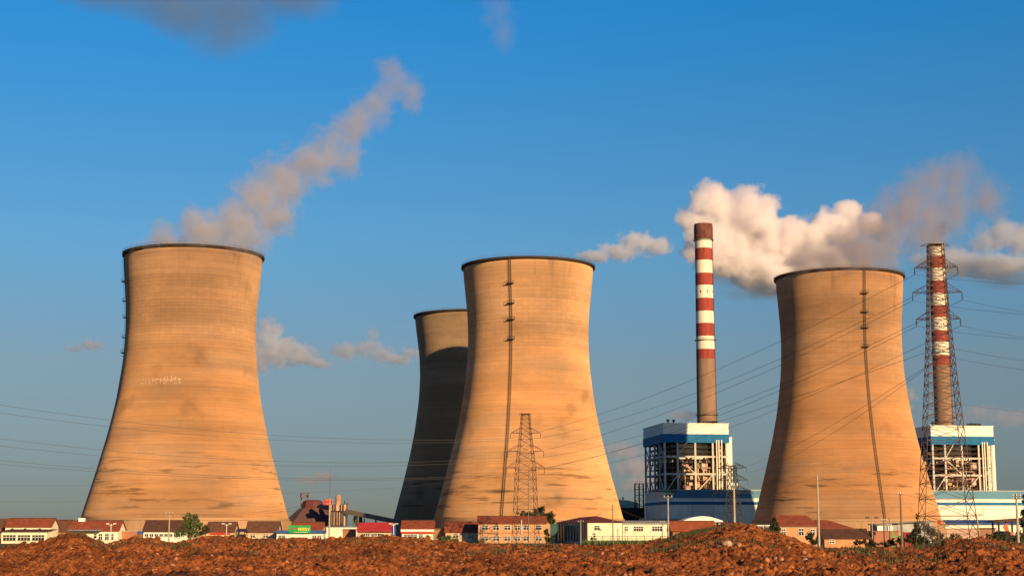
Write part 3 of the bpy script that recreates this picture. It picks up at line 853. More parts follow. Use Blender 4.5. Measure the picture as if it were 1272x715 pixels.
def house(name, u0, u1, vr, ve, Y, label, wall, roof, wins=(), cat='house', depth=8, over=.35, gable=None, group=None, hip=0, mull=3, roof_t=.14, rows=1, extra=None, ridge_beam=True, uref=None):
    """gabled house, ridge along x; u0,u1 pixel span of front wall, vr ridge, ve eave"""
    vb = 670
    x0, x1 = X(u0, vb, Y), X(u1, vb, Y)
    W = x1-x0
    ze = Z(ve, Y); zr = Z(vr, Y+depth/2)
    t = thing(name, (x0, Y, 0), label, cat, group=group)
    w_ = MB()
    D = depth
    sl_ = (zr-ze)/(D/2)
    if hip:
        w_.box(0, W, 0, D, 0, ze-.02)
    else:
        w_.prism_x([(0, 0), (0, ze-.03), (D/2, zr-.05-roof_t*.5), (D, ze-.03), (D, 0)], 0, W)
    w_.build('wall', wall, t)
    r_ = MB(); o_ = over
    yo, zo = -o_, ze-sl_*o_
    if hip:
        h = hip
        A = [(-o_, yo, zo), (W+o_, yo, zo), (W+o_, D+o_, zo), (-o_, D+o_, zo), (h if h > 0 else 0, D/2, zr), (W-abs(h), D/2, zr)]
        r_.add(A+[(p[0], p[1], p[2]+roof_t) for p in A], [(6,7,11,10), (8,9,10,11), (7,8,11), (9,6,10), (0,4,5,1), (2,5,4,3), (1,5,2), (3,4,0), (0,1,7,6), (1,2,8,7), (2,3,9,8), (3,0,6,9)])
    else:
        r_.prism_x([(yo, zo), (D/2, zr), (D/2, zr+roof_t), (yo, zo+roof_t)], -o_, W+o_)
        r_.prism_x([(D+o_, zo), (D/2, zr), (D/2, zr+roof_t), (D+o_, zo+roof_t)], -o_, W+o_)
    ro = r_.build('roof', roof, t)
    if ridge_beam and not hip:
        MB().box(-o_, W+o_, D/2-.18, D/2+.18, zr+roof_t*.7, zr+roof_t+.16).build('ridge_tiles', roof_d, ro)
    for wi in wins:
        a, b2, c_, d_ = wi[:4]
        window(t, X(a, vb, Y)-x0, X(b2, vb, Y)-x0, Z(d_, Y), Z(c_, Y), 0, wi[4] if len(wi) > 4 else mull, rows)
    return t, x0, W, ze, zr

G = 'village houses in front of the power station'
# left cream building and its extension
t, x0, W, ze, zr = house('village_house', 6, 62.5, 644, 653.5, 420, 'cream house with red tiled roof at the far left, big windows in front', cream, roof_r, group=G, depth=7)
fw = X(58, 670, 412)-X(1.5, 670, 412); dx = X(1.5, 670, 412)-x0
MB().box(dx, dx+fw, -8, -.01, 0, Z(659.5, 412)).build('front_wing', cream, t)
MB().prism_x([(-8.5, Z(660, 412)), (-.01, Z(657.5, 420)), (-.01, Z(657.2, 420)+.1), (-8.5, Z(659.3, 412))], dx-.3, dx+fw+.3).build('lean_to_roof', roof_d, t)
for a, b_ in ((3.8, 19.5), (22, 37.5), (40, 55)):
    window(t, X(a, 670, 412)-x0, X(b_, 670, 412)-x0, Z(671, 412), Z(664, 412), -8, 4, 1, cream2)
for a in (13, 29, 47): window(t, X(a, 670, 420)-x0, X(a+3.5, 670, 420)-x0, Z(657.3, 420), Z(655.6, 420), 0, 1, 0)
house('village_house', -26, 4.5, 645, 655, 424, 'brown roofed house cut off by the left edge of the photo', brown_b, roof_b, group=G)
house('village_house', 66, 85, 646, 659, 440, 'narrow house with a brown red roof between the two cream houses', red_b, roof_b, group=G)
t, x0, W, ze, zr = house('village_house', 86, 146.5, 647, 658.5, 420, 'long cream house with dark red roof behind the left earth mound', cream, roof_r, wins=[(116.5, 120, 662.5, 668, 1), (122.5, 127, 662.5, 670, 2), (130.5, 135, 662.5, 670, 2), (137, 141, 662.5, 670, 2)], group=G)
MB().prism_x([(-2.2, Z(658.8, 420)), (-.02, Z(657.4, 420)), (-.02, Z(657, 420)), (-2.2, Z(658.3, 420))], 0, W*.68).build('awning', mat('grey_awning', (.30, .29, .33), .7, .15, .5), t)
MB().box(7*.2, 7*.2+1.6, 3, 4.4, zr-.1, zr+.9).build('rooftop_box', white_p, t)
# low walls between
def block(name, u0, u1, vt, Y, D, m, label, cat, cap=None):
    xa, xb = X(u0, 670, Y), X(u1, 670, Y)
    t = thing(name, (xa, Y, 0), label, cat)
    MB().box(0, xb-xa, 0, D, 0, Z(vt, Y)).build('wall', m, t)
    MB().box(-.15, xb-xa+.15, -.15, D+.15, Z(vt, Y)+.003, Z(vt, Y)+.22).build('coping', cap or conc_p, t)
    return t
block('brick_outhouse', 149, 171, 659.5, 424, 5, red_b, 'low red brick outhouse right of the long cream house', 'outhouse')
t = thing('water_tank', (X(174, 670, 415), 415, 0), 'small blue water tank on a stand beside the low red outhouse', 'water tank')
kk = 415/F
MB().box(-3.2*kk, 3.2*kk, -.7, .7, Z(662.5, 415), Z(659, 415)).build('tank', blue_p, t)
m = MB()
for sx in (-2.8, 2.8):
    for y in (-.5, .5): m.box(sx*kk-.06, sx*kk+.06, y-.06, y+.06, 0, Z(662.5, 415)-.01)
m.build('stand', steel_d, t)
house('village_house', 177.5, 236, 646.5, 659, 430, 'house with a dark brown roof and small windows, left of the bushy tree', cream2, roof_d, wins=[(u, u+4.2, 662.5, 666, 2) for u in range(180, 226, 6)], group=G, rows=0)
t, x0, W, ze, zr = house('village_house', 256, 290, 648.5, 660, 432, 'brown red roofed shop with a red strip sign right of the bushy tree', tanw, roof_b, group=G, cat='shop')
MB().box(X(261, 670, 432)-x0, X(286, 670, 432)-x0, -.3, -.02, Z(663.2, 432), Z(660, 432)-.06).build('sign_board', red_p, t)
t = thing('tarpaulin_stall', (X(293, 670, 425), 425, 0), 'small dark stall under a navy tarpaulin between two brown roofed houses', 'stall')
kw = X(304, 670, 425)-X(293, 670, 425)
MB().prism_x([(-.5, Z(659, 425)), (2, Z(656, 425)), (4.4, Z(658.5, 425)), (4.4, Z(659.5, 425)), (-.5, Z(660, 425))], 0, kw).build('tarpaulin', mat('navy_tarp', (.03, .035, .07), .7, .3, .9), t)
m = MB()
for x in (.1, kw-.1):
    for y in (-.3, 4.2): m.box(x-.07, x+.07, y-.07, y+.07, 0, Z(659.3, 425))
m.box(.3, kw-.3, .5, 3.5, 0, Z(663, 425)); m.build('posts', dark_m, t)
house('village_house', 305.5, 344, 648, 660, 430, 'tan house with a plain brown roof left of the green sign', tanw, roof_b, wins=[(311, 317, 663, 667, 2), (327, 333, 663, 667, 2)], group=G)
# service building with green sign
house('village_house', 362, 399.5, 648.8, 658.5, 446, 'house with a red brown roof behind the green shop sign', tanw, roof_r, group=G)
t = thing('roadside_shop', (X(343.5, 670, 425), 425, 0), 'white flat roofed shop with blue fascia and a green sign', 'shop')
ws = X(401, 670, 425)-X(343.5, 670, 425)
MB().box(0, ws, 0, 6, 0, Z(661.8, 425)).build('wall', cream2, t)
MB().box(-.2, ws+.2, -.5, 6.2, Z(661.8, 425)+.003, Z(658, 425)).build('fascia', blue_p, t)
for a, b_ in ((346, 354), (388, 393), (394.5, 399)): window(t, X(a, 670, 425)-X(343.5, 670, 425), X(b_, 670, 425)-X(343.5, 670, 425), Z(669, 425), Z(664.5, 425), 0, 2)
gx0, gx1 = X(359, 670, 425)-X(343.5, 670, 425), X(386, 670, 425)-X(343.5, 670, 425)
sg = MB().box(gx0, gx1, -.75, -.55, Z(661.6, 425), Z(652, 425)).build('sign_board', green_p, t)
lt = MB(); zc = Z(656.6, 425)
ux = lambda u: X(u, 670, 425)-X(343.5, 670, 425)
u_ = 370.6
rn = random.Random(9)
while u_ < 382.0:
    w1 = .26
    xa, xb = ux(u_), ux(u_+1.55)
    z_a, z_b = Z(658.3, 425), Z(655.0, 425)
    # stroke built glyph blocks (writing not legible at this size)
    lt.box(xa, xb, -.81, -.755, z_b-.13, z_b); lt.box(xa, xb, -.81, -.755, z_a, z_a+.13)
    lt.box((xa+xb)/2-.06, (xa+xb)/2+.06, -.812, -.756, z_a, z_b)
    if rn.random() < .7: lt.box(xa, xa+.11, -.811, -.757, z_a, (z_a+z_b)/2+.1)
    if rn.random() < .7: lt.box(xb-.11, xb, -.811, -.757, (z_a+z_b)/2-.1, z_b)
    lt.box(xa+.02, xb-.02, -.813, -.758, (z_a+z_b)/2-.05, (z_a+z_b)/2+.06)
    u_ += 1.95
lt.build('lettering', yellow_p, sg)
MB().prism([(ux(383), Z(658.3, 425)), (ux(383.8), Z(658.3, 425)), (ux(384.8), Z(654.8, 425)), (ux(383.8), Z(654.8, 425))], -.81, -.755).build('swoosh', white_p, sg)
MB().box(ux(363), ux(367.5), -.81, -.755, Z(656.8, 425), Z(655, 425)).build('red_mark', red_p, sg)
lt = MB()
for q in range(9): lt.box(ux(365+q*2.0), ux(366.3+q*2.0), -.81, -.755, Z(660.6, 425), Z(659.9, 425))
lt.build('small_lettering', cream2, sg)
t = thing('market_canopy', (X(363, 670, 415), 415, 0), 'low red canopy standing in front of the white shop', 'canopy')
cw = X(381, 670, 415)-X(363, 670, 415)
MB().prism_x([(0, Z(670, 415)), (2.5, Z(667.2, 415)), (2.5, Z(666.8, 415)), (0, Z(669.4, 415))], 0, cw).build('canopy_cloth', mat('faded_red_cloth', (.55, .12, .09), .8, .2, 1), t)
m = MB()
for x in (.1, cw-.1):
    m.box(x-.05, x+.05, 0.1, .2, 0, Z(670, 415)); m.box(x-.05, x+.05, 2.2, 2.3, 0, Z(668, 415))
m.build('posts', steel_d, t)
t = block('long_white_shed', 402, 444, 654.5, 455, 7, cream2, 'plain pale flat roofed building behind the tall utility pole', 'building', mat('blue_grey_trim', (.25, .32, .34), .7, .1, 1))
block('brick_kiosk', 425.5, 440.5, 657.5, 436, 4, red_b, 'small red brick block in front of the pale flat roofed building', 'kiosk', roof_r)
t, x0, W, ze, zr = house('village_house', 444.5, 485, 649, 658, 428, 'house with a bright crimson roof and wide white framed windows', tanw, roof_s, wins=[(449, 459, 662.3, 669.5, 4), (461, 468, 662.3, 669.5, 3), (469.5, 477, 662.3, 669.5, 3)], group=G, ridge_beam=False)
MB().box(-.3, W+.3, -.5, -.02, ze-.55, ze-.2).build('fascia', trim_r, t)
t = thing('blue_cylinder_tank', (X(489, 670, 420), 420, 0), 'upright blue tank with a conical top right of the crimson roof', 'tank')
kk = 420/F
MB().lathe([(0, 0), (2.6*kk, 0), (2.6*kk, Z(654.5, 420)), (1.4*kk, Z(652.5, 420)), (0, Z(652, 420))], 20).build('tank_body', mat('royal_blue', (.03, .08, .32), .5, .2, 1), t)
MB().tube((0, 0, Z(652, 420)), (0, 0, Z(650, 420)), .12, n=6).box(-.5, .5, -.15, .15, Z(650.3, 420), Z(649.8, 420)).build('valve', white_p, t)
t, x0, W, ze, zr = house('village_house', 499, 538, 646.8, 656.6, 430, 'shop with a white band and a red stripe under its brown red roof', cream, roof_r, wins=[(502, 518, 663.5, 667.5, 4), (520.5, 525, 663, 667.5, 2), (529, 533, 664, 667.5, 1)], cat='shop')
MB().box(-.25, W+.25, -.5, -.02, Z(659.8, 430), Z(657, 430)).build('fascia', white_p, t)
MB().box(-.25, W+.25, -.55, -.03, Z(661.8, 430), Z(660, 430)).build('red_stripe', red_p, t)
block('brick_outhouse', 539, 552.5, 656.5, 432, 5, brown_b, 'low brown brick annex between two red roofed houses', 'outhouse', roof_b)
house('village_house', 553.5, 593, 648.5, 660, 428, 'tan house with a red roof left of the two storey brick building', tanw, roof_r, wins=[(544, 551, 664, 668, 2), (563, 569, 663, 667, 2), (581, 587, 663, 668, 2)][1:], group=G)
# two storey brick building
Yb = 420
ws = [(599, 606), (612.5, 620), (626.5, 634), (639.5, 646), (650.5, 657.5), (665.5, 673)]
wins = [(a, b_, 652, 657.5, 2) for a, b_ in ws]+[(a, b_, 665.5, 671, 2) for a, b_ in ws]
t, x0, W, ze, zr = house('brick_building', 594, 678, 641.3, 649.5, Yb, 'two storey orange brick building behind the small pylon', orange_b, roof_r, wins=wins, cat='building', depth=9)
MB().box(-.02, W+.02, -.06, -.002, Z(661.8, Yb), Z(660.8, Yb)).build('string_course', red_b, t)
MB().tube((W*.64, -.25, Z(663, Yb)), (W*.64, -.25, Z(645, Yb)), .12, n=6).build('downpipe', white_p, t)
block('shipping_container', 684.5, 692.5, 651, 421, 6, teal_p, 'dark teal container standing right of the brick building', 'container', teal_p)
# dark fronted building with maroon roof and bright gable
Ym = 405
xa, xb, xc = X(691.5, 670, Ym+26), X(730, 670, Ym), X(773, 670, Ym)
t = thing('workshop', (xb, Ym, 0), 'workshop with a dark glazed side, maroon roof and bright cream front', 'workshop')
zf = Z(648.3, Ym)
La = Vector((xa-xb, 26, 0))
W2 = xc-xb
zt_ = Z(640.5, Ym+10)
bk = Vector((La.x, La.y, 0))
MB().add([(0,0,0), (W2,0,0), (W2+bk.x, bk.y, 0), (bk.x, bk.y, 0), (0,0,zf), (W2,0,zf), (W2+bk.x, bk.y, zf), (bk.x, bk.y, zf)],
         [(0,3,2,1), (4,5,6,7), (0,1,5,4), (1,2,6,5), (2,3,7,6), (3,0,4,7)]).build('wall', cream, t)
o = .5
rp = [(-o-.3, -o, zf+.01), (W2+o, -o, zf+.01), (W2+bk.x+o, bk.y+o, zf+.01), (bk.x-o-.4, bk.y+o, zf+.01), (W2*.42-1, 7, zt_), (W2*.42+bk.x*.65, bk.y*.72, zt_-.2)]
MB().add(rp, [(0,1,4), (1,2,5,4), (2,3,5), (3,0,4,5), (3,2,1,0)]).build('roof', roof_m_, t)
sd_ = MB(); cp = MB()
for q in range(11):
    s0, s1 = q/11+.012, (q+1)/11-.03
    A, B_ = bk*s0, bk*s1; n_ = Vector((-bk.y, bk.x, 0)).normalized()*.06
    sd_.add([A+n_+Vector((0,0,.5)), B_+n_+Vector((0,0,.5)), B_+n_+Vector((0,0,zf-.7)), A+n_+Vector((0,0,zf-.7))], [(0,1,2,3)])
    cA = bk*((q+1)/11-.012); cp.tube(cA+n_*3, cA+n_*3+Vector((0,0,zf-.1)), .16, n=4)
sd_.build('side_glazing', glass_m, t); cp.build('pilasters', greyw, t)
window(t, X(738.5, 670, Ym)-xb, X(745, 670, Ym)-xb, Z(657.7, Ym), Z(652.5, Ym), 0, 2)
MB().box(X(745.5, 670, Ym)-xb, X(747, 670, Ym)-xb, -.3, -.01, Z(658, Ym), Z(656, Ym)).build('wall_unit', greyw, t)
# long cream low building
t, x0, W, ze, zr = house('cream_office', 773.8, 829, 647, 650, 412, 'long low cream building with three window groups beside the maroon roof', cream, mat('grey_sheet_roof', (.30, .29, .28), .7, .2, .4), wins=[(771.5+5, 777+3, 653.3, 659, 2), (787.5, 799, 653.3, 659, 4), (810.5, 822.5, 653.3, 659, 4)], cat='building', depth=9, ridge_beam=False, roof_t=.2)
t, x0, W, ze, zr = house('brick_shed', 836, 888, 647.8, 658, 330, 'brick shed with a red roof, half buried behind the tallest earth mound', red_b, roof_o, cat='shed', depth=8, over=.5)
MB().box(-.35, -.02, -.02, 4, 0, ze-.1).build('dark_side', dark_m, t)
block('flat_roof_hut', 893, 903, 649.5, 360, 4, cream2, 'small pale hut peeking out beside the right end of the red shed', 'hut', steel_d)
t = block('long_grey_wall', 938, 962, 652.3, 520, 4, greyw, 'low pale wall at the foot of the right cooling tower', 'wall', white_p)
# right brick house
Yr = 330
t, x0, W, ze, zr = house('brick_house', 968.5, 1015, 640.2, 652, Yr, 'orange brick house with red roof in front of the right cooling tower', orange_b, roof_r, wins=[(971.5, 976, 656.5, 664, 2), (992.5, 998.5, 656, 664.5, 2), (1007, 1012.5, 657, 664, 2)], depth=9, hip=-1.2, over=.5)
MB().box(-.1, W+.1, -.14, -.002, Z(654.3, Yr), Z(652.6, Yr)).build('white_cornice', white_p, t)
t, x0, W, ze, zr = house('village_house', 1016, 1058, 646, 655, 345, 'house with a low hipped red roof right of the orange brick house', orange_b, roof_r, hip=-4.5, over=.4)
t['label'] = 'house with a low hipped red roof right of the orange brick house'
t, x0, W, ze, zr = house('long_shed', 1024, 1079, 657.6, 667.5, 300, 'long shed with a dull brown roof and orange wall, in front of the hipped roof', mat('orange_render', (.60, .26, .12), .85, .2, .5), roof_d, cat='shed', depth=6)
window(t, X(1030, 670, 300)-x0, X(1036, 670, 300)-x0, Z(674, 300), Z(670, 300), 0, 2)
block('brick_outhouse', 1086, 1117, 660, 330, 5, red_b, 'low red brick outhouse behind the green goalpost frame', 'outhouse', roof_o)
t = thing('white_bungalow', (X(1089, 670, 420), 420, 0), 'small white bungalow with a flat blue grey roof at the right tower foot', 'bungalow')
wb_ = X(1158, 670, 420)-X(1089, 670, 420)
MB().box(0, wb_*.38, 0, 7, 0, Z(651.5, 420)).box(wb_*.38+.01, wb_, -.1, 7, 0, Z(648.5, 420)).build('wall', mat('bungalow_grey', (.40, .40, .38), .8, .3, .4), t)
MB().prism([(-.6, Z(651.5, 420)+.01), (wb_+.5, Z(647.5, 420)), (wb_+.5, Z(646.5, 420)), (-.6, Z(650.2, 420))], -.8, 7.5).build('roof', mat('slate_blue_roof', (.10, .13, .17), .7, .2, .5), t)
MB().box(.2, 1.6, -.35, -.12, .2, Z(652.4, 420)).box(3.0, 4.2, -.35, -.12, .2, Z(652.4, 420)).build('white_pillars', white_p, t)
# right edge: pink wall, blue containers, loader shelter
block('pink_wall', 1176, 1216, 657, 300, .4, pinkw, 'pinkish wall seen through the legs of the tall pylon', 'wall')
block('brick_outhouse', 1217, 1237, 656.5, 310, 4, brown_b, 'low brown brick hut right of the pinkish wall', 'outhouse', roof_d)
t = thing('loading_shelter', (X(1233, 670, 260), 260, 0), 'brown tilted roof shelter on dark posts at the right edge', 'shelter')
ws = X(1285, 670, 260)-X(1233, 670, 260)
MB().prism([(0, Z(647.5, 260)), (2, Z(648, 260)), (ws, Z(646, 260)), (ws, Z(642, 260)), (1.2, Z(645, 260))], 0, 4).build('roof', roof_d, t)
m = MB()
for x in (1.2, 3.4, ws-.6):
    m.box(x-.12, x+.12, .2, .45, 0, Z(646, 260)); m.box(x-.12, x+.12, 3.4, 3.6, 0, Z(645.5, 260))
m.build('posts', dark_m, t)
t = thing('wheel_loader', (X(1250, 670, 250), 250, 0), 'orange excavator arm and dark machine parked under the brown shelter', 'excavator')
kk = 250/F
orange_p = mat('orange_machine_paint', (.55, .10, .03), .5, .25, 1)
MB().prism([(-3*kk, Z(654, 250)), (0, Z(649.5, 250)), (1.8*kk, Z(649.5, 250)), (4.5*kk, Z(663, 250)), (2*kk, Z(663, 250))], -.15, .15).build('boom', orange_p, t)
MB().box(4.2*kk, 8.2*kk, -.6, .6, Z(669, 250), Z(660, 250)).build('cab', orange_p, t)
MB().box(-14*kk, 14*kk, -1.0, 1.0, .9, Z(664, 250)).box(-6*kk, 2*kk, -1.0, 1.0, Z(664, 250)+.003, Z(659, 250)).build('chassis', dark_m, t)
for x in (-10*kk, 9*kk):
    w_ = MB(); w_.tube((x, -1.25, .75), (x, 1.25, .75), .75, n=20); w_.build('wheel', mat('rubber', (.02, .02, .02), .8, .2, 1), t)
# green frame, red bin, flag, arch
t = thing('green_goal_frame', (X(1108, 670, 290), 290, 0), 'small bright green steel frame in front of the low outhouse', 'frame')
kk = 290/F
MB().box(0, 1.6*kk, -.1, .1, 0, Z(658, 290)).box(0, 11*kk, -.08, .08, Z(666, 290), Z(665, 290)).box(10*kk, 11*kk, -.1, .1, 0, Z(665, 290)).build('bars', mat('bright_green', (.02, .45, .08), .5, .1, 1), t)
t = thing('red_container', (X(1124, 670, 295), 295, 0), 'dark red skip left of the dark conifer by the tall pylon', 'skip')
kk = 295/F
MB().prism([(0, .1), (10*kk, .1), (12*kk, Z(661, 295)), (-1.5*kk, Z(661, 295))], 0, 1.8).build('bin', mat('wine_red', (.35, .02, .03), .6, .3, 1), t)
MB().box(-1.7*kk, 12.2*kk, -.1, 1.9, Z(661, 295)+.003, Z(660.3, 295)).build('rim', trim_r, t)
t = thing('flag', (X(1166, 670, 285), 285, 0), 'small red flag on a pole behind the tall pylon', 'flag')
MB().tube((0, 0, 0), (0, 0, Z(644, 285)), .05, .03, n=6).build('pole', galv, t)
fl_ = MB(); z_ = Z(645, 285)
vs = []; 
for i in range(7):
    for j in range(5): vs.append((i*.10, .08*math.sin(i*1.3+j*.4), z_-j*.18-i*.05))
fl_.add(vs, [(i*5+j, (i+1)*5+j, (i+1)*5+j+1, i*5+j+1) for i in range(6) for j in range(4)]); fl_.build('cloth', red_p, t)
t = thing('concrete_ring', (X(1105.5, 683, 88), 88, float(soil_height(np.array([X(1105.5, 683, 88)]), np.array([88.0]))[0])), 'pale half buried concrete ring on the earth at the right', 'ring')
kk = 88/F; m = MB(); vs = []
for q in range(13):
    a = math.pi*q/12
    for rr in (3.4*kk, 4.7*kk):
        for y in (-.1, .25): vs.append((rr*math.cos(a), y, rr*math.sin(a)-.02))
m.add(vs, [f for q in range(12) for f in ((q*4, q*4+4, q*4+5, q*4+1), (q*4+2, q*4+3, q*4+7, q*4+6), (q*4, q*4+2, q*4+6, q*4+4), (q*4+1, q*4+5, q*4+7, q*4+3))])
m.build('ring', conc_p, t)
# pipe rack / low dark wall segments and planks on the mound
t = thing('broken_plank', (0, 0, 0), 'weathered plank sticking out of the earth at the right', 'plank')
a, b_ = P(1235, 669, 85), P(1249, 681, 80); t.location = a
MB().tube((0,0,0), b_-a, .05, n=4).build('board', wood_m, t)

# fence of thin posts and rails in front of the cream buildings
t = thing('post_and_wire_fence', (X(728, 672, 390), 390, 0), 'thin post and rail fence running in front of the cream workshop and office', 'fence')
x_end = X(842, 672, 390)-X(728, 672, 390)
for q in range(12):
    x = x_end*q/11; MB().box(x-.06, x+.06, -.06, .06, 0, Z(664.5, 390)).build('post', steel_d, t)
MB().box(0, x_end, -.03, .03, Z(665.8, 390), Z(665.3, 390)).box(0, x_end, -.03, .03, Z(668.2, 390), Z(667.8, 390)).build('rails', steel_d, t)
t = thing('iron_fence', (X(596, 672, 392), 392, 0), 'low railing in front of the two storey brick building', 'fence')
x_end = X(680, 672, 392)-X(596, 672, 392); m = MB()
for q in range(15):
    x = x_end*q/14; MB().box(x-.05, x+.05, -.05, .05, 0, Z(665.8, 392)).build('post', galv, t)
MB().box(0, x_end, -.04, .04, Z(667, 392), Z(666.5, 392)).build('rails', galv, t)

# ------------------------------------------------------------------ poles and lamps
def pole(u, vt, Y, r, m, label, cross=(), thin=None, name='utility_pole', cat='utility pole', group='poles around the village', lean=0):
    t = thing(name, (X(u, 672, Y), Y, 0), label, cat, group=group)
    zt = Z(vt, Y)
    MB().tube((0, 0, -.3), (lean, 0, zt), r*1.15, r*.75, n=8).build('shaft', m, t)
    if thin: MB().tube((0, 0, zt), (0, 0, Z(thin, Y)), .09, .05, n=5).build('rod', galv, t)
    for (v, hw) in cross:
        z = Z(v, Y)
        MB().box(-hw, hw, -.2, -.08, z-.07, z+.07).build('cross_arm', galv, t)
        ins = MB()
        for s in (-.9, 0, .9): ins.tube((s*hw, -.14, z+.07), (s*hw, -.14, z+.35), .07, .05, n=6)
        ins.build('insulators', cream2, t)
    return t
pole(209.5, 635, 400, .17, conc_p, 'concrete utility pole just left of the bushy tree', [(637.5, .9)])
pole(408.8, 618, 380, .22, conc_p, 'thick concrete pole with a long thin rod on top, left of the centre', [(622, .8), (626, .8)], thin=580)
pole(656.5, 585, 380, .12, galv, 'thin dark pole standing in front of the small pylon', [])
pole(721.5, 645, 395, .11, conc_p, 'short pole with a cross arm before the dark side of the workshop', [(647.5, .75)])
pole(761.5, 626, 385, .15, wood_m, 'wooden pole in front of the bright workshop front', [])
pole(767.5, 657, 385, .09, steel_d, 'stub post in front of the cream wall, left of its close twin', [(658, .3)])
pole(776.5, 659, 388, .08, steel_d, 'stub post by the first window of the cream office', [(661, .35)])
pole(822.8, 646, 385, .11, steel_d, 'short dark pole at the right end of the cream office', [(648, .5)])
pole(830.5, 615, 320, .16, conc_p, 'pole left of the red roofed shed, before the turbine hall', [(617, .85)])
pole(913, 602, 160, .12, conc_p, 'pale pole rising out of the tallest mound before the lattice towers', [(603.5, .35)])
pole(1017.5, 590, 240, .16, conc_p, 'tall pale pole between the two red roofed houses at the right', [])
pole(1120.5, 612, 250, .17, wood_m, 'tall brown pole left of the dark conifer', [(613.5, .45)])
pole(1098.5, 635, 300, .10, steel_d, 'thin dark pole with cross arms near the right tower ladder', [(646, .55)])
pole(1105.5, 643, 310, .09, rust, 'rusty short pole right of the thin dark cross arm pole', [(652, .4)])
pole(1218.5, 638, 240, .13, conc_p, 'leaning pale pole right of the tall pylon legs', [(639, .3)], lean=-.5)
pole(1265, 613, 200, .16, conc_p, 'grey utility pole close to the right edge', [(616, .5), (619, .5)])

def lamp(u, vt, Y, label, m=white_p, dark=False):
    t = thing('street_lamp', (X(u, 672, Y), Y, 0), label, 'street lamp', group='double armed street lamps')
    z = Z(vt, Y)
    MB().tube((0,0,0), (0,0,z), .11, .07, n=8).build('pole', m, t)
    ar = MB(); 
    for s in (-1, 1): ar.tube((0,0,z-.5), (s*.75, 0, z-.05), .05, n=5)
    ar.build('arms', m, t)
    for s in (-1, 1):
        MB().box(s*.85-.35, s*.85+.35, -.2, .2, z-.08, z+.12).build('lamp_head', dark_m if dark else m, t)
lamp(137.3, 650, 385, 'white double armed street lamp before the long cream house')
lamp(281, 650, 395, 'white double armed street lamp before the red strip sign')
lamp(488.6, 650, 415, 'pale double armed street lamp over the blue tank')
lamp(1084, 642.5, 300, 'double street lamp with dark heads left of the right tower ladder', conc_p, True)

# ------------------------------------------------------------------ pylons
def pylon(name, loc, rz, widths, arms, top_arm, bar, m, label, nseg):
    """widths: [(z, halfwidth)] from foot to top; arms: [(z, half length)]"""
    t = thing(name, (loc[0], loc[1], 0), label, 'pylon', rz, 'lattice electricity pylons')
    zs_, ws_ = [q[0] for q in widths], [q[1] for q in widths]
    hw = lambda z: float(np.interp(z, zs_, ws_))
    zt = zs_[-1]
    lv = [0]
    while lv[-1] < zt-.3: lv.append(min(zt, lv[-1]+max(.9, hw(lv[-1])*nseg)))
    cor = ((1,1), (1,-1), (-1,-1), (-1,1))
    for cx, cy_ in cor:
        MB().path([(cx*hw(z), cy_*hw(z), z) for z in lv], bar*1.5, n=4).build('leg', m, t)
    br = MB()
    for i, (a, b_) in enumerate(zip(lv[:-1], lv[1:])):
        for q in range(4):
            c0, c1 = cor[q], cor[(q+1)%4]
            p = lambda c_, z: (c_[0]*hw(z), c_[1]*hw(z), z)
            br.tube(p(c0, a), p(c1, b_), bar, n=4, cap=False); br.tube(p(c1, a), p(c0, b_), bar, n=4, cap=False)
            if True: br.tube(p(c0, a), p(c1, a), bar, n=4, cap=False)
    br.build('bracing', m, t)
    tips = []
    for z, L in arms:
        for s in (-1, 1):
            am = MB(); w_ = hw(z); tip = (s*L, 0, z)
            for cy_ in (-1, 1):
                am.tube((s*w_, cy_*w_, z), tip, bar*1.1, n=4); am.tube((s*w_, cy_*w_, z+1.0*L/3), tip, bar, n=4)
                for f in (.33, .66):
                    x = s*(w_+(L-w_)*f); am.tube((x, cy_*w_*(1-f), z), (x, cy_*w_*(1-f), z+1.0*L/3*(1-f)), bar*.8, n=4)
            for f in (.2, .45, .7): 
                x = s*(w_+(L-w_)*f); am.tube((x, -w_*(1-f), z), (x, w_*(1-f), z), bar*.8, n=4)
            am.build('cross_arm', m, t)
            ins = MB(); il = L*.33
            ins.tube(tip, (s*L, 0, z-il), .05, n=5)
            for q in range(7): ins.lathe([(0, z-.1-q*il/8), (.13, z-.14-q*il/8), (0, z-.2-q*il/8)], 8, cx=s*L)
            ins.build('insulator', steel_d, t)
            tips.append(Matrix.Translation((loc[0], loc[1], 0)) @ Matrix.Rotation(rz, 4, 'Z') @ Vector((s*L, 0, z-il)))
    tp = MB(); w_ = hw(zt)
    for s in (-1, 1): tp.tube((s*w_, w_, zt), (s*top_arm, 0, zt-.2), bar, n=4).tube((s*w_, -w_, zt), (s*top_arm, 0, zt-.2), bar, n=4)
    tp.box(-w_, w_, -w_, w_, zt-.08, zt); tp.build('top_arm', m, t)
    tips += [Matrix.Translation((loc[0], loc[1], 0)) @ Matrix.Rotation(rz, 4, 'Z') @ Vector((s*top_arm, 0, zt-.2)) for s in (-1, 1)]
    return tips

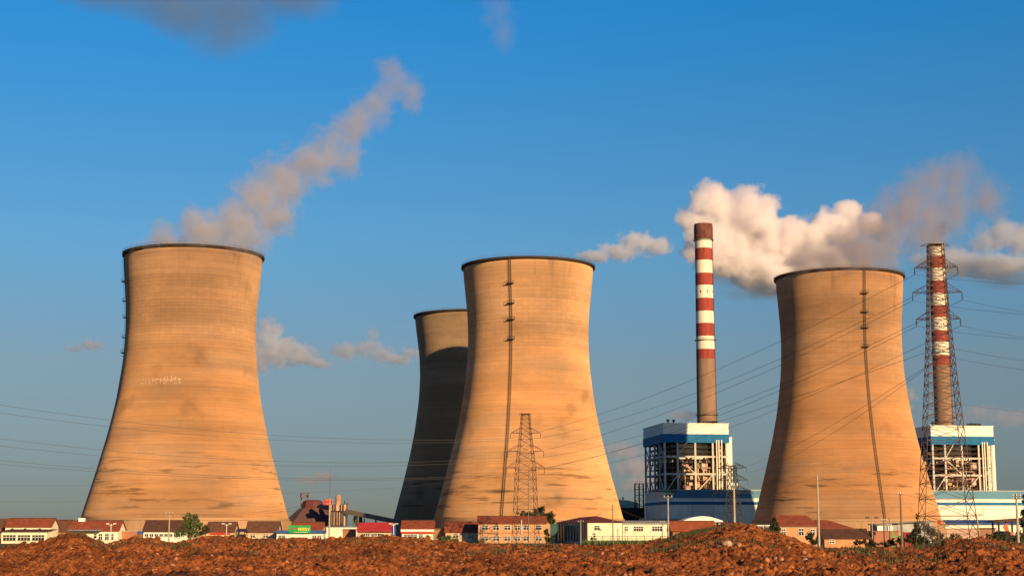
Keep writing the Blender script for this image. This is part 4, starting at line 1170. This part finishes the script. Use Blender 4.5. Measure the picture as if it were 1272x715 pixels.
Yp = 230; k = .1195
z_ = [Z(v, Yp) for v in (332, 363, 396)]
tip2 = pylon('pylon', (X(1177.5, 680, Yp), Yp), R(-6), [(0, 4.0), (Z(620, Yp), 3.35), (Z(500, Yp), 2.3), (Z(400, Yp), 1.5), (Z(330, Yp), 1.15), (Z(303.5, Yp), 1.05)],
             [(z_[0], 3.15), (z_[1], 3.6), (z_[2], 3.2)], 2.1, .047, rust, 'tallest lattice pylon at the right, in front of the striped chimney', .68)
Yq = 400
tip1 = pylon('pylon', (X(653, 670, Yq), Yq), R(-12), [(0, 3.0), (Z(580, Yq), 2.2), (Z(537, Yq), 1.3), (Z(513.5, Yq), .95)],
             [(Z(537.5, Yq), 3.9), (Z(560, Yq), 4.7), (Z(580.5, Yq), 4.9)], 1.7, .05, rust, 'lattice pylon standing against the middle cooling tower', 1.0)
Yr_ = 640
tip3 = pylon('pylon', (X(911.5, 664, Yr_), Yr_), R(-38), [(0, 3.6), (Z(610, Yr_), 1.7), (Z(577.5, Yr_), 1.1)],
             [(Z(612, Yr_), 9.5), (Z(596, Yr_), 7), (Z(581, Yr_), 6.5)], 5.0, .11, steel_d, 'dark squat pylon before the turbine hall, left of the right tower', 1.6)

def wire(a, b_, sag, r=.03, n=26):
    pts = []
    for i in range(n+1):
        s = i/n; p = a.lerp(b_, s); pts.append(Vector((p.x, p.y, p.z-4*sag*s*(1-s))))
    return pts
def wires(name, pairs, label, r, group='power lines'):
    a0 = pairs[0][0]
    t = thing(name, tuple(a0), label, 'power line', group=group)
    for a, b_, sag in pairs:
        MB().path([p-a0 for p in wire(a, b_, sag)], r, n=4).build('wire', wire_m, t)
# tall pylon to middle pylon (tips: L,R per arm; then top pair)
prs = []
for i in range(3):
    prs.append((tip2[2*i], tip1[2*i], 3.0+.3*i)); prs.append((tip2[2*i+1], tip1[2*i+1], 3.2+.3*i))
wires('power_line', prs, 'power lines sagging between the tall right pylon and the middle pylon', .028)
prs = [(tip2[0], P(1420, 352, 215), .8), (tip2[1], P(1420, 355, 222), .8), (tip2[2], P(1420, 394, 215), .8), (tip2[3], P(1420, 398, 222), .8), (tip2[4], P(1420, 424, 215), .8), (tip2[5], P(1420, 428, 222), .8)]
pl_ = P(1171, 430, Yp); pl2 = P(1171, 442, Yp); pl3 = P(1185, 500, Yp)
prs += [(pl_, P(1420, 462, 220), .6), (pl2, P(1420, 472, 220), .6), (pl3, P(1420, 518, 230), .6)]
wires('power_line', prs, 'power lines running from the tall pylon off the right edge', .026)
prs = [(tip1[0], P(-230, 462, 300), 4.6), (tip1[1], P(-230, 474, 300), 5.2), (tip1[2], P(-230, 510, 300), 4.6), (tip1[3], P(-230, 522, 300), 5.0), (tip1[4], P(-230, 545, 300), 3.6), (tip1[5], P(-230, 552, 300), 3.7)]
wires('power_line', prs, 'power lines running from the middle pylon off the left edge', .042)
prs = [(pl_, P(650, 585, 420), 2.6), (pl2, P(690, 600, 420), 2.6)]
prs = [(pl_, P(500, 606, 560), 4.5), (pl2, tip3[4], 3.0), (pl2, tip3[5], 3.0)]
wires('power_line', prs, 'faint lower cables from the tall pylon crossing the right tower', .03)
prs = [(P(-120, 601, 330), P(209, 637, 400), .5), (P(-120, 625, 330), P(211, 638, 400), .3), (P(211, 636.5, 400), P(408, 626, 380), 1.2), (P(208, 637, 400), P(407, 622, 380), 1.3),
       (P(408, 622, 380), P(645, 575, 400), 2.0)]
prs = [(P(-120, 598, 420), P(300, 590, 520), 2.0), (P(-120, 620, 420), P(360, 612, 500), 1.5), (P(360, 612, 500), P(560, 598, 560), .6), (P(208, 637, 400), P(407, 622, 380), 1.4), (P(211, 637, 400), P(410, 626, 380), 1.4), (P(-120, 636, 390), P(208, 637, 400), .9)]
wires('distribution_line', prs, 'thin distribution cables crossing low in front of the left tower', .03)
prs = [(P(830, 617, 320), P(1017, 591, 240), 1.6), (P(1017, 591, 240), P(1120, 613, 250), .8), (P(1120, 613, 250), P(1265, 617, 200), .8), (P(1265, 617, 200), P(1400, 600, 180), .5)]
wires('distribution_line', prs, 'thin cables strung between the right hand village poles', .018)
prs = [(P(1180, 637, 235), P(1219, 639, 240), .1), (P(1219, 639, 240), P(1265, 641, 200), .25), (P(760, 627, 385), P(822, 648, 385), .6), (P(721, 647, 395), P(761, 628, 385), .4)]
wires('distribution_line', prs, 'short cables dipping between the low poles by the cream office', .02)

# ------------------------------------------------------------------ trees and shrubs
def leaf_mat(name, c1, c2):
    m = bpy.data.materials.new(name); m.use_nodes = True
    t = m.node_tree; b = t.nodes['Principled BSDF']; L = t.links.new
    b.inputs['Roughness'].default_value = .7
    oi = nn(t, 'ShaderNodeTexCoord'); n = nn(t, 'ShaderNodeTexNoise'); n.inputs['Scale'].default_value = 1.4; n.inputs['Detail'].default_value = 3
    L(oi.outputs['Object'], n.inputs[0]); r = nn(t, 'ShaderNodeValToRGB')
    r.color_ramp.elements[0].position = .35; r.color_ramp.elements[1].position = .65
    r.color_ramp.elements[0].color = (*c1, 1); r.color_ramp.elements[1].color = (*c2, 1)
    L(n.outputs[0], r.inputs[0]); L(r.outputs[0], b.inputs['Base Color']); return m
lf_d = leaf_mat('dark_leaves', (.014, .020, .005), (.045, .052, .010))
lf_w = leaf_mat('scrub_leaves', (.022, .024, .006), (.07, .065, .014))
lf_g = leaf_mat('green_leaves', (.03, .06, .015), (.10, .13, .03))
lf_s = leaf_mat('shrub_leaves', (.04, .07, .015), (.12, .16, .04))
bark = mat('bark', (.12, .08, .05), .95, .3, 3, zs=.3)
def tree(name, u, Y, shape, label, cat, leafm, n=1500, ls=.22, trunk=.2, seed=1, group=None):
    """shape: list of clump ellipses (u, v, ru, rv) in photograph units at distance Y"""
    rn = random.Random(seed)
    x0 = X(u, 672, Y)
    t = thing(name, (x0, Y, 0), label, cat, group=group)
    cr = MB(); tk = MB(); k = Y/F
    tot = sum(s[2]*s[3] for s in shape)
    cl_ = [(X(s[0], s[1], Y)-x0, Z(s[1], Y), s[2]*k, s[3]*k) for s in shape]
    zmin = min(c_[1]-c_[3] for c_ in cl_)
    base_top = Vector((0, 0, max(.5, zmin+.4)))
    tk.tube((0, 0, -.2), base_top, trunk, trunk*.75, n=8)
    for cx, cz, rx, rz_ in cl_:
        tk.tube(base_top, (cx, rn.uniform(-.3, .3), cz), trunk*.5, trunk*.15, n=6)
        nl = int(n*rx*rz_/(tot*k*k))
        subs = []
        for _ in range(12):
            d = Vector((rn.gauss(0,1), rn.gauss(0,1), rn.gauss(0,1))).normalized()*rn.uniform(.45, .95)
            subs.append((Vector((cx+d.x*rx, d.y*rx*.8, cz+d.z*rz_)), rn.uniform(.22, .42)*min(rx, rz_)))
        for _ in range(nl):
            c0, rr = rn.choice(subs)
            p = c0+Vector((rn.gauss(0,1), rn.gauss(0,1), rn.gauss(0,1)))*rr*.6
            a = Vector((rn.gauss(0,1), rn.gauss(0,1), rn.gauss(0,1))).normalized(); b_ = a.orthogonal().normalized(); c_ = a.cross(b_)
            s = ls*rn.uniform(.6, 1.3)
            cr.add([p-b_*s, p-c_*s*.55, p+b_*s, p+c_*s*.55], [(0,1,2,3)])
    tk.build('trunk', bark, t)
    cr.build('crown', leafm, t, fix=False)
    return t
tree('tree', 236, 380, [(236, 652, 10, 8), (233, 643, 7, 5), (240, 645, 7, 6), (224, 661, 9, 6), (240, 663, 10, 6), (247, 652, 5, 6), (234, 638.5, 3, 3), (243, 640, 2.5, 3)], 'bushy dark green tree before the left cooling tower', 'tree', lf_g, 4200, .2, .2, 1)
tree('shrub', 255, 400, [(254, 657, 6, 5), (250, 660, 5, 5)], 'small round dark shrub tucked right of the bushy tree', 'shrub', lf_d, 900, .2, .1, 2)
tree('tree', 670, 470, [(660, 638, 9, 5), (672, 634, 9, 6), (682, 641, 8, 6), (648, 637, 6, 4), (686, 647, 5, 4), (668, 643, 12, 5)], 'spreading dark tree rising behind the two storey brick building', 'tree', lf_d, 3600, .28, .3, 3)
tree('conifer', 1138, 280, [(1139, 641, 2, 4.5), (1139, 650, 4.5, 5), (1138, 658, 6.5, 6), (1136, 667, 9, 7), (1146, 672, 8, 6), (1131, 672, 8, 6)], 'dark pointed conifer left of the tall pylon', 'tree', lf_d, 4200, .15, .15, 4)
tree('tree', 960, 320, [(961, 646, 3, 4), (961, 654, 6, 7), (958, 660, 8, 6), (967, 659, 4, 6)], 'dark leafy tree against the left end of the orange brick house', 'tree', lf_d, 2600, .17, .15, 5)
tree('tree', 1160, 300, [(1156, 659, 8, 9), (1165, 664, 8, 8), (1150, 655, 6, 6), (1153, 672, 9, 6)], 'grey green straggly tree behind the feet of the tall pylon', 'tree', leaf_mat('grey_leaves', (.03, .045, .03), (.09, .10, .07)), 2200, .15, .15, 6)
tree('tree', 1277, 230, [(1274, 624, 5, 10), (1276, 636, 7, 9), (1279, 612, 5, 8), (1278, 650, 10, 8)], 'dark tree cut off by the right edge beside the grey pole', 'tree', lf_d, 2800, .16, .15, 8)
tree('shrub', 1080, 270, [(1066, 674, 8, 3.5), (1078, 674, 9, 4), (1090, 675, 8, 4), (1072, 672, 5, 3)], 'dark clipped hedge below the brown roofed shed', 'hedge', lf_d, 2200, .14, .1, 9)
tree('shrub', 1082, 305, [(1083, 664, 5, 4)], 'round dark bush at the right end of the brown shed roof', 'shrub', lf_d, 700, .15, .1, 10)
tree('shrub', 1007, 280, [(1006, 666, 6, 6), (1012, 671, 6, 5)], 'dark bush at the right corner of the orange brick house', 'shrub', lf_d, 1100, .15, .1, 11)
tree('shrub', 1113, 285, [(1110, 672, 7, 5), (1119, 670, 6, 6), (1103, 675, 6, 4)], 'low dark bushes around the bright green frame', 'shrub', lf_d, 1400, .14, .1, 12)
tree('shrub', 1184, 240, [(1184, 668, 9, 6), (1176, 673, 7, 6), (1192, 672, 6, 5)], 'tangled dark bush between the feet of the tall pylon', 'shrub', lf_d, 1600, .13, .1, 13)
tree('shrub', 1245, 245, [(1240, 664, 9, 5), (1255, 668, 12, 5), (1268, 664, 8, 6), (1228, 666, 7, 4)], 'dark scrub in front of the brown shelter', 'shrub', lf_d, 2400, .14, .1, 14)
tree('shrub', 555, 400, [(556, 668, 8, 3.5), (566, 669, 6, 3), (549, 670, 5, 3)], 'low green shrub before the brown annex', 'shrub', lf_g, 900, .2, .1, 15)
tree('shrub', 604, 395, [(597, 672, 6, 3)], 'tiny green shrub at the left corner of the brick building', 'shrub', lf_g, 300, .2, .08, 16)
tree('shrub', 684, 392, [(682, 668, 6, 5), (679, 660, 3, 5)], 'dark vine shrub between brick building and teal container', 'shrub', lf_d, 900, .2, .1, 17)
tree('shrub', 741, 380, [(737, 669, 4, 3), (738, 664, 1.5, 3)], 'small wispy bush before the bright workshop front', 'shrub', lf_g, 400, .16, .06, 18)
# green weeds strip
def weeds(name, u0, u1, v, Y, n, label, hgt=.5):
    rn = random.Random(int(u0)); m = MB()
    for _ in range(n):
        u = rn.uniform(u0, u1); y = Y+rn.uniform(-6, 6); p = P(u, v, y); x = p.x; z = p.z-.5*hgt+rn.uniform(-.15, .35)*hgt
        z = max(.05, z)
        h_ = hgt*rn.uniform(.5, 1.2); a = rn.uniform(0, 3.14); w_ = .13
        m.add([(x-w_*math.cos(a), y-w_*math.sin(a), z-.1), (x+w_*math.cos(a), y+w_*math.sin(a), z-.1), (x+rn.uniform(-.2, .2), y+rn.uniform(-.2, .2), z+h_)], [(0,1,2)])
    o = m.build(name, lf_s, fix=False); tag(o, label, 'weeds', kind='stuff')
weeds('green_weeds', 724, 815, 673, 370, 3500, 'strip of green weeds at the foot of the cream buildings', .75)
def soil_weeds(name, spots, label):
    rn = random.Random(4); m = MB(); P_ = []
    for (u, Y, ru, n) in spots:
        for _ in range(n):
            y = Y+rn.gauss(0, 1.2); x = X(u, 680, Y)+rn.gauss(0, 1)*ru*Y/F; P_.append((x, y))
    zz = soil_height(np.array([q[0] for q in P_]), np.array([q[1] for q in P_]))
    for (x, y), z in zip(P_, zz):
        if z < .3: continue
        a = rn.uniform(0, 3.14); h_ = rn.uniform(.08, .26); w_ = .03
        m.add([(x-w_*math.cos(a), y-w_*math.sin(a), z-.02), (x+w_*math.cos(a), y+w_*math.sin(a), z-.02), (x+rn.uniform(-.08, .08), y, z+h_)], [(0,1,2)])
    o = m.build(name, lf_w, fix=False); tag(o, label, 'weeds', kind='stuff')
rw = random.Random(77)
soil_weeds('mound_weeds', [(1045, 80, 14, 900), (1072, 74, 10, 500), (1060, 66, 16, 500), (840, 82, 8, 500), (850, 76, 12, 500), (860, 80, 6, 300), (1150, 76, 14, 500), (1190, 84, 14, 500), (480, 72, 6, 120), (230, 70, 20, 200), (620, 66, 6, 160), (1120, 60, 30, 300)] + [(rw.uniform(-20, 1290), rw.uniform(55, 84), rw.uniform(3, 22), rw.randint(20, 160)) for _ in range(70)], 'sparse dark weeds growing on the red earth mounds')

# ------------------------------------------------------------------ clouds and steam
def vol_mat(name, blobs, dens, noise_sc, amp, gain, col, aniso=.0, detail=5, fade=None, warp=0.0):
    """density from a smooth union of ellipsoids (local metres) roughened with noise"""
    m = bpy.data.materials.new(name); m.use_nodes = True
    t = m.node_tree; t.nodes.clear(); L = t.links.new
    out = nn(t, 'ShaderNodeOutputMaterial'); pv = nn(t, 'ShaderNodeVolumePrincipled')
    L(pv.outputs[0], out.inputs['Volume'])
    pv.inputs['Color'].default_value = (*col, 1); pv.inputs['Anisotropy'].default_value = aniso
    tc = nn(t, 'ShaderNodeTexCoord')
    src = tc.outputs['Object']
    cur = None
    for (c_, r_) in blobs:
        s1 = nn(t, 'ShaderNodeVectorMath', operation='SUBTRACT'); s1.inputs[1].default_value = c_; L(src, s1.inputs[0])
        s2 = nn(t, 'ShaderNodeVectorMath', operation='DIVIDE'); s2.inputs[1].default_value = r_; L(s1.outputs[0], s2.inputs[0])
        s3 = nn(t, 'ShaderNodeVectorMath', operation='LENGTH'); L(s2.outputs[0], s3.inputs[0])
        if cur is None: cur = s3.outputs['Value']
        else:
            mm = nn(t, 'ShaderNodeMath', operation='SMOOTH_MIN'); mm.inputs[2].default_value = .25
            L(cur, mm.inputs[0]); L(s3.outputs['Value'], mm.inputs[1]); cur = mm.outputs[0]
    n = nn(t, 'ShaderNodeTexNoise'); n.inputs['Scale'].default_value = noise_sc; n.inputs['Detail'].default_value = detail; n.inputs['Roughness'].default_value = .62
    n.inputs['Distortion'].default_value = warp
    L(src, n.inputs[0])
    a = nn(t, 'ShaderNodeMath', operation='MULTIPLY_ADD'); a.inputs[1].default_value = amp; L(n.outputs[0], a.inputs[0])
    inv = nn(t, 'ShaderNodeMath', operation='SUBTRACT'); inv.inputs[0].default_value = .95-amp*.5; L(cur, inv.inputs[1])
    L(inv.outputs[0], a.inputs[2])
    g_ = nn(t, 'ShaderNodeMath', operation='MULTIPLY', use_clamp=True); g_.inputs[1].default_value = gain; L(a.outputs[0], g_.inputs[0])
    d = nn(t, 'ShaderNodeMath', operation='MULTIPLY'); d.inputs[1].default_value = dens; L(g_.outputs[0], d.inputs[0])
    last = d.outputs[0]
    if fade:   # thinning along local direction: (axis vector, start, end)
        vd = nn(t, 'ShaderNodeVectorMath', operation='DOT_PRODUCT'); vd.inputs[1].default_value = fade[0]; L(src, vd.inputs[0])
        mr = nn(t, 'ShaderNodeMapRange'); mr.inputs[1].default_value = fade[1]; mr.inputs[2].default_value = fade[2]; mr.inputs[3].default_value = 1; mr.inputs[4].default_value = fade[3]
        L(vd.outputs['Value'], mr.inputs[0])
        d2 = nn(t, 'ShaderNodeMath', operation='MULTIPLY'); L(last, d2.inputs[0]); L(mr.outputs[0], d2.inputs[1]); last = d2.outputs[0]
    L(last, pv.inputs['Density'])
    return m
def volume_body(name, blobs_px, Y, label, cat, dens_opt, amp=2.2, gain=1.5, col=(1, .97, .95), aniso=0.2, depth_k=.8, noise_k=1.5, step=.35, detail=6, kind=None, fade=None, pad=1.2, group=None, warp=0.3, floor=None):
    """blobs_px: (u, v, ru, rv[, dY]); dens_opt: optical depth through a mean blob"""
    cs = []
    for b_ in blobs_px:
        dY = b_[4] if len(b_) > 4 else 0
        p = P(b_[0], b_[1], Y+dY); k = math.hypot(p.x, math.hypot(p.y, p.z))/F
        cs.append((p, (b_[2]*k, max(b_[2], b_[3])*k*depth_k, b_[3]*k)))
    o0 = sum((c_[0] for c_ in cs), Vector())/len(cs)
    mean_r = sum(sum(c_[1])/3 for c_ in cs)/len(cs)
    bl = [(tuple(c_[0]-o0), c_[1]) for c_ in cs]
    dens = dens_opt/(mean_r*2)
    fd = None
    if fade:
        a = P(*fade[0], Y)-o0; b2 = P(*fade[1], Y)-o0; d = (b2-a); Ld = d.length; d.normalize()
        fd = (tuple(d), a.dot(d), b2.dot(d), fade[2])
    m = vol_mat(name, bl, dens, noise_k/mean_r, amp, gain, col, aniso, detail, fd, warp)
    bm = bmesh.new()
    for c_, r_ in bl:
        mtx = Matrix.Translation(c_) @ Matrix.Diagonal((r_[0]*pad, r_[1]*pad, r_[2]*pad, 1))
        bmesh.ops.create_icosphere(bm, subdivisions=3, radius=1, matrix=mtx)
    if floor is not None:
        pass
    me = bpy.data.meshes.new(name); bm.to_mesh(me); bm.free(); me.materials.append(m)
    o = link(bpy.data.objects.new(name, me)); o.location = o0
    rm = o.modifiers.new('merge', 'REMESH'); rm.mode = 'VOXEL'; rm.voxel_size = mean_r*.16
    m.cycles.volume_step_rate = step
    tag(o, label, cat, group, kind)
    return o
GC = 'clouds in the blue sky'
YC = 5200
CL = (1.0, .985, 1.0)
volume_body('cloud', [(888, 262, 38, 38), (895, 305, 48, 44), (930, 275, 48, 42), (935, 325, 42, 34), (965, 300, 48, 38), (1000, 300, 40, 28), (1035, 280, 40, 24), (1052, 262, 22, 16), (1080, 278, 20, 16), (868, 275, 28, 22), (1010, 325, 50, 25), (955, 345, 45, 22), (985, 352, 40, 16), (1012, 342, 36, 18)],
            YC, 'big bright billowing cumulus behind the left striped chimney and right tower', 'cloud', 15, amp=1.8, gain=2.0, col=CL, step=.25, noise_k=1.3, group=GC, detail=6)
volume_body('cloud', [(790, 300, 26, 16), (770, 312, 30, 13), (740, 318, 26, 9), (815, 306, 24, 14)], YC-500, 'small flat cumulus left of the left striped chimney', 'cloud', 5, col=(.93, .95, 1), group=GC, step=.35)
volume_body('cloud', [(1250, 290, 36, 22), (1225, 300, 28, 16), (1275, 300, 30, 26), (1180, 325, 50, 18), (1240, 330, 55, 16)], YC+200, 'grey bottomed cloud at the right edge behind the wires', 'cloud', 5, col=(.84, .87, .93), group=GC, step=.35)
volume_body('cloud', [(335, 415, 22, 22), (345, 435, 34, 22), (372, 442, 26, 14), (325, 440, 20, 24), (395, 450, 18, 8)], YC+600, 'pinkish rounded cloud right of the left cooling tower', 'cloud', 5, col=(.84, .87, .93), group=GC, step=.35)
volume_body('cloud', [(464, 415, 12, 9), (455, 432, 22, 12), (430, 436, 24, 12), (475, 440, 20, 12)], YC+900, 'small pinkish cloud puff between the left and hidden towers', 'cloud', 2.6, col=(.82, .86, .93), group=GC, step=.4)
volume_body('cloud', [(508, 438, 14, 9), (495, 446, 20, 8), (520, 440, 10, 9)], YC+900, 'tiny pink cloud touching the edge of the half hidden tower', 'cloud', 2.4, col=(.82, .85, .93), group=GC, step=.4)
volume_body('cloud', [(112, 429, 20, 8), (92, 433, 16, 5)], YC+900, 'faint small cloud left of the left cooling tower', 'cloud', 1.6, col=(.82, .84, .9), group=GC, step=.5)
volume_body('cloud', [(775, 560, 28, 14), (790, 580, 30, 16), (760, 555, 16, 8), (850, 515, 22, 8), (800, 600, 30, 14)], YC+1400, 'hazy low pink cloud bank left of the boiler house', 'cloud', 1.8, col=(.84, .80, .84), group=GC, step=.5)
volume_body('cloud', [(1215, 512, 30, 12), (1250, 520, 40, 12), (1190, 520, 20, 10)], YC+1400, 'faint pink haze cloud above the right boiler house', 'cloud', .9, col=(.84, .80, .84), group=GC, step=.5)
volume_body('cloud', [(1131, 490, 9, 12), (1127, 505, 10, 8)], YC+1400, 'small pink cloud puff between right tower and tall pylon', 'cloud', 1.6, col=(.84, .80, .84), group=GC, step=.5)
volume_body('cloud', [(400, 592, 20, 9), (385, 596, 20, 7)], YC+1400, 'tiny faint cloud above the coal storage dome', 'cloud', 1.1, col=(.9, .76, .72), group=GC, step=.5)
volume_body('cloud', [(130, -8, 70, 24), (210, -2, 90, 36), (285, 14, 80, 52), (280, 38, 56, 42), (360, -4, 80, 30), (235, 22, 70, 32)], 3200, 'soft grey cloud at the top left of the sky', 'cloud', 2.6, amp=1.0, gain=.85, col=(.46, .54, .62), group=GC, step=.5, pad=1.3)
volume_body('cloud', [(618, 8, 26, 26), (626, 40, 18, 34), (610, 22, 20, 16)], 3200, 'thin wispy cloud at the top of the photo, centre', 'cloud', .5, amp=1.6, gain=1.0, col=(.9, .8, .85), group=GC, step=.5, pad=1.3)
volume_body('cloud', [(948, 362, 60, 13), (990, 356, 50, 15), (915, 350, 34, 12), (1015, 346, 30, 14)], YC-900, 'shaded underside of the big bright cumulus, painted as a thin grey volume', 'cloud', 1.8, amp=1.5, gain=1.0, col=(.42, .52, .62), group=GC, step=.5, pad=1.3)  # added volume, the cumulus's own shade is put into its grey colour
volume_body('cloud', [(1205, 332, 56, 14), (1250, 345, 50, 16), (1160, 328, 34, 12)], YC-900, 'shaded cloud bottom behind the wires at the right edge, painted blue grey', 'cloud', 2.0, amp=1.4, gain=1.0, col=(.42, .50, .60), group=GC, step=.5, pad=1.3)  # added volume whose dark colour paints shade beneath the right edge cloud
# steam
SC = (.83, .82, .85)
volume_body('steam_plume', [(248, 313, 80, 13, 0), (210, 300, 34, 18, 0), (200, 290, 20, 22, 0), (255, 290, 48, 30, 0), (295, 280, 48, 40, 4), (305, 300, 34, 34, 4), (240, 272, 18, 22, 0), (328, 250, 46, 42, 8), (350, 225, 44, 38, 12), (345, 265, 34, 36, 10), (385, 205, 42, 34, 16), (412, 185, 38, 34, 20), (436, 160, 32, 30, 24), (430, 200, 26, 28, 20), (465, 132, 28, 28, 28), (478, 116, 24, 24, 30), (452, 148, 28, 28, 26), (492, 103, 26, 28, 32), (512, 118, 18, 30, 34), (485, 86, 24, 16, 34)],
            651, 'grey steam plume drifting up and right from the left cooling tower', 'steam', 5.2, amp=2.2, gain=1.0, col=SC, depth_k=.75, noise_k=1.5, step=.35, detail=5, kind='stuff', fade=((240, 300), (510, 100), .5), warp=.5, pad=1.25)
volume_body('steam_plume', [(1045, 340, 76, 16, 0), (1000, 324, 36, 22, 0), (1025, 322, 50, 26, 0), (1070, 326, 44, 24, 0), (1100, 330, 26, 20, 2), (1060, 308, 50, 32, 0), (1090, 312, 36, 30, 4), (1095, 285, 46, 36, 6), (1125, 262, 46, 38, 10), (1145, 240, 40, 40, 14), (1162, 218, 28, 32, 18), (1188, 222, 34, 32, 20), (1178, 255, 42, 44, 16), (1150, 290, 44, 34, 10), (1205, 205, 20, 22, 22), (1225, 250, 30, 40, 22)],
            707, 'brownish grey steam plume rising from the right cooling tower', 'steam', 4.8, amp=2.1, gain=.95, col=(.74, .68, .68), depth_k=.75, noise_k=1.5, step=.35, detail=5, kind='stuff', fade=((1050, 320), (1200, 215), .45), warp=.5, pad=1.25)
volume_body('smoke_plume', [(1164, 301, 11, 8), (1166, 292, 13, 9), (1170, 282, 16, 10)], 1110, 'faint brown smoke leaving the right striped chimney', 'smoke', 1.0, amp=.9, gain=1.5, col=(.5, .36, .3), depth_k=1, step=.5, kind='stuff')
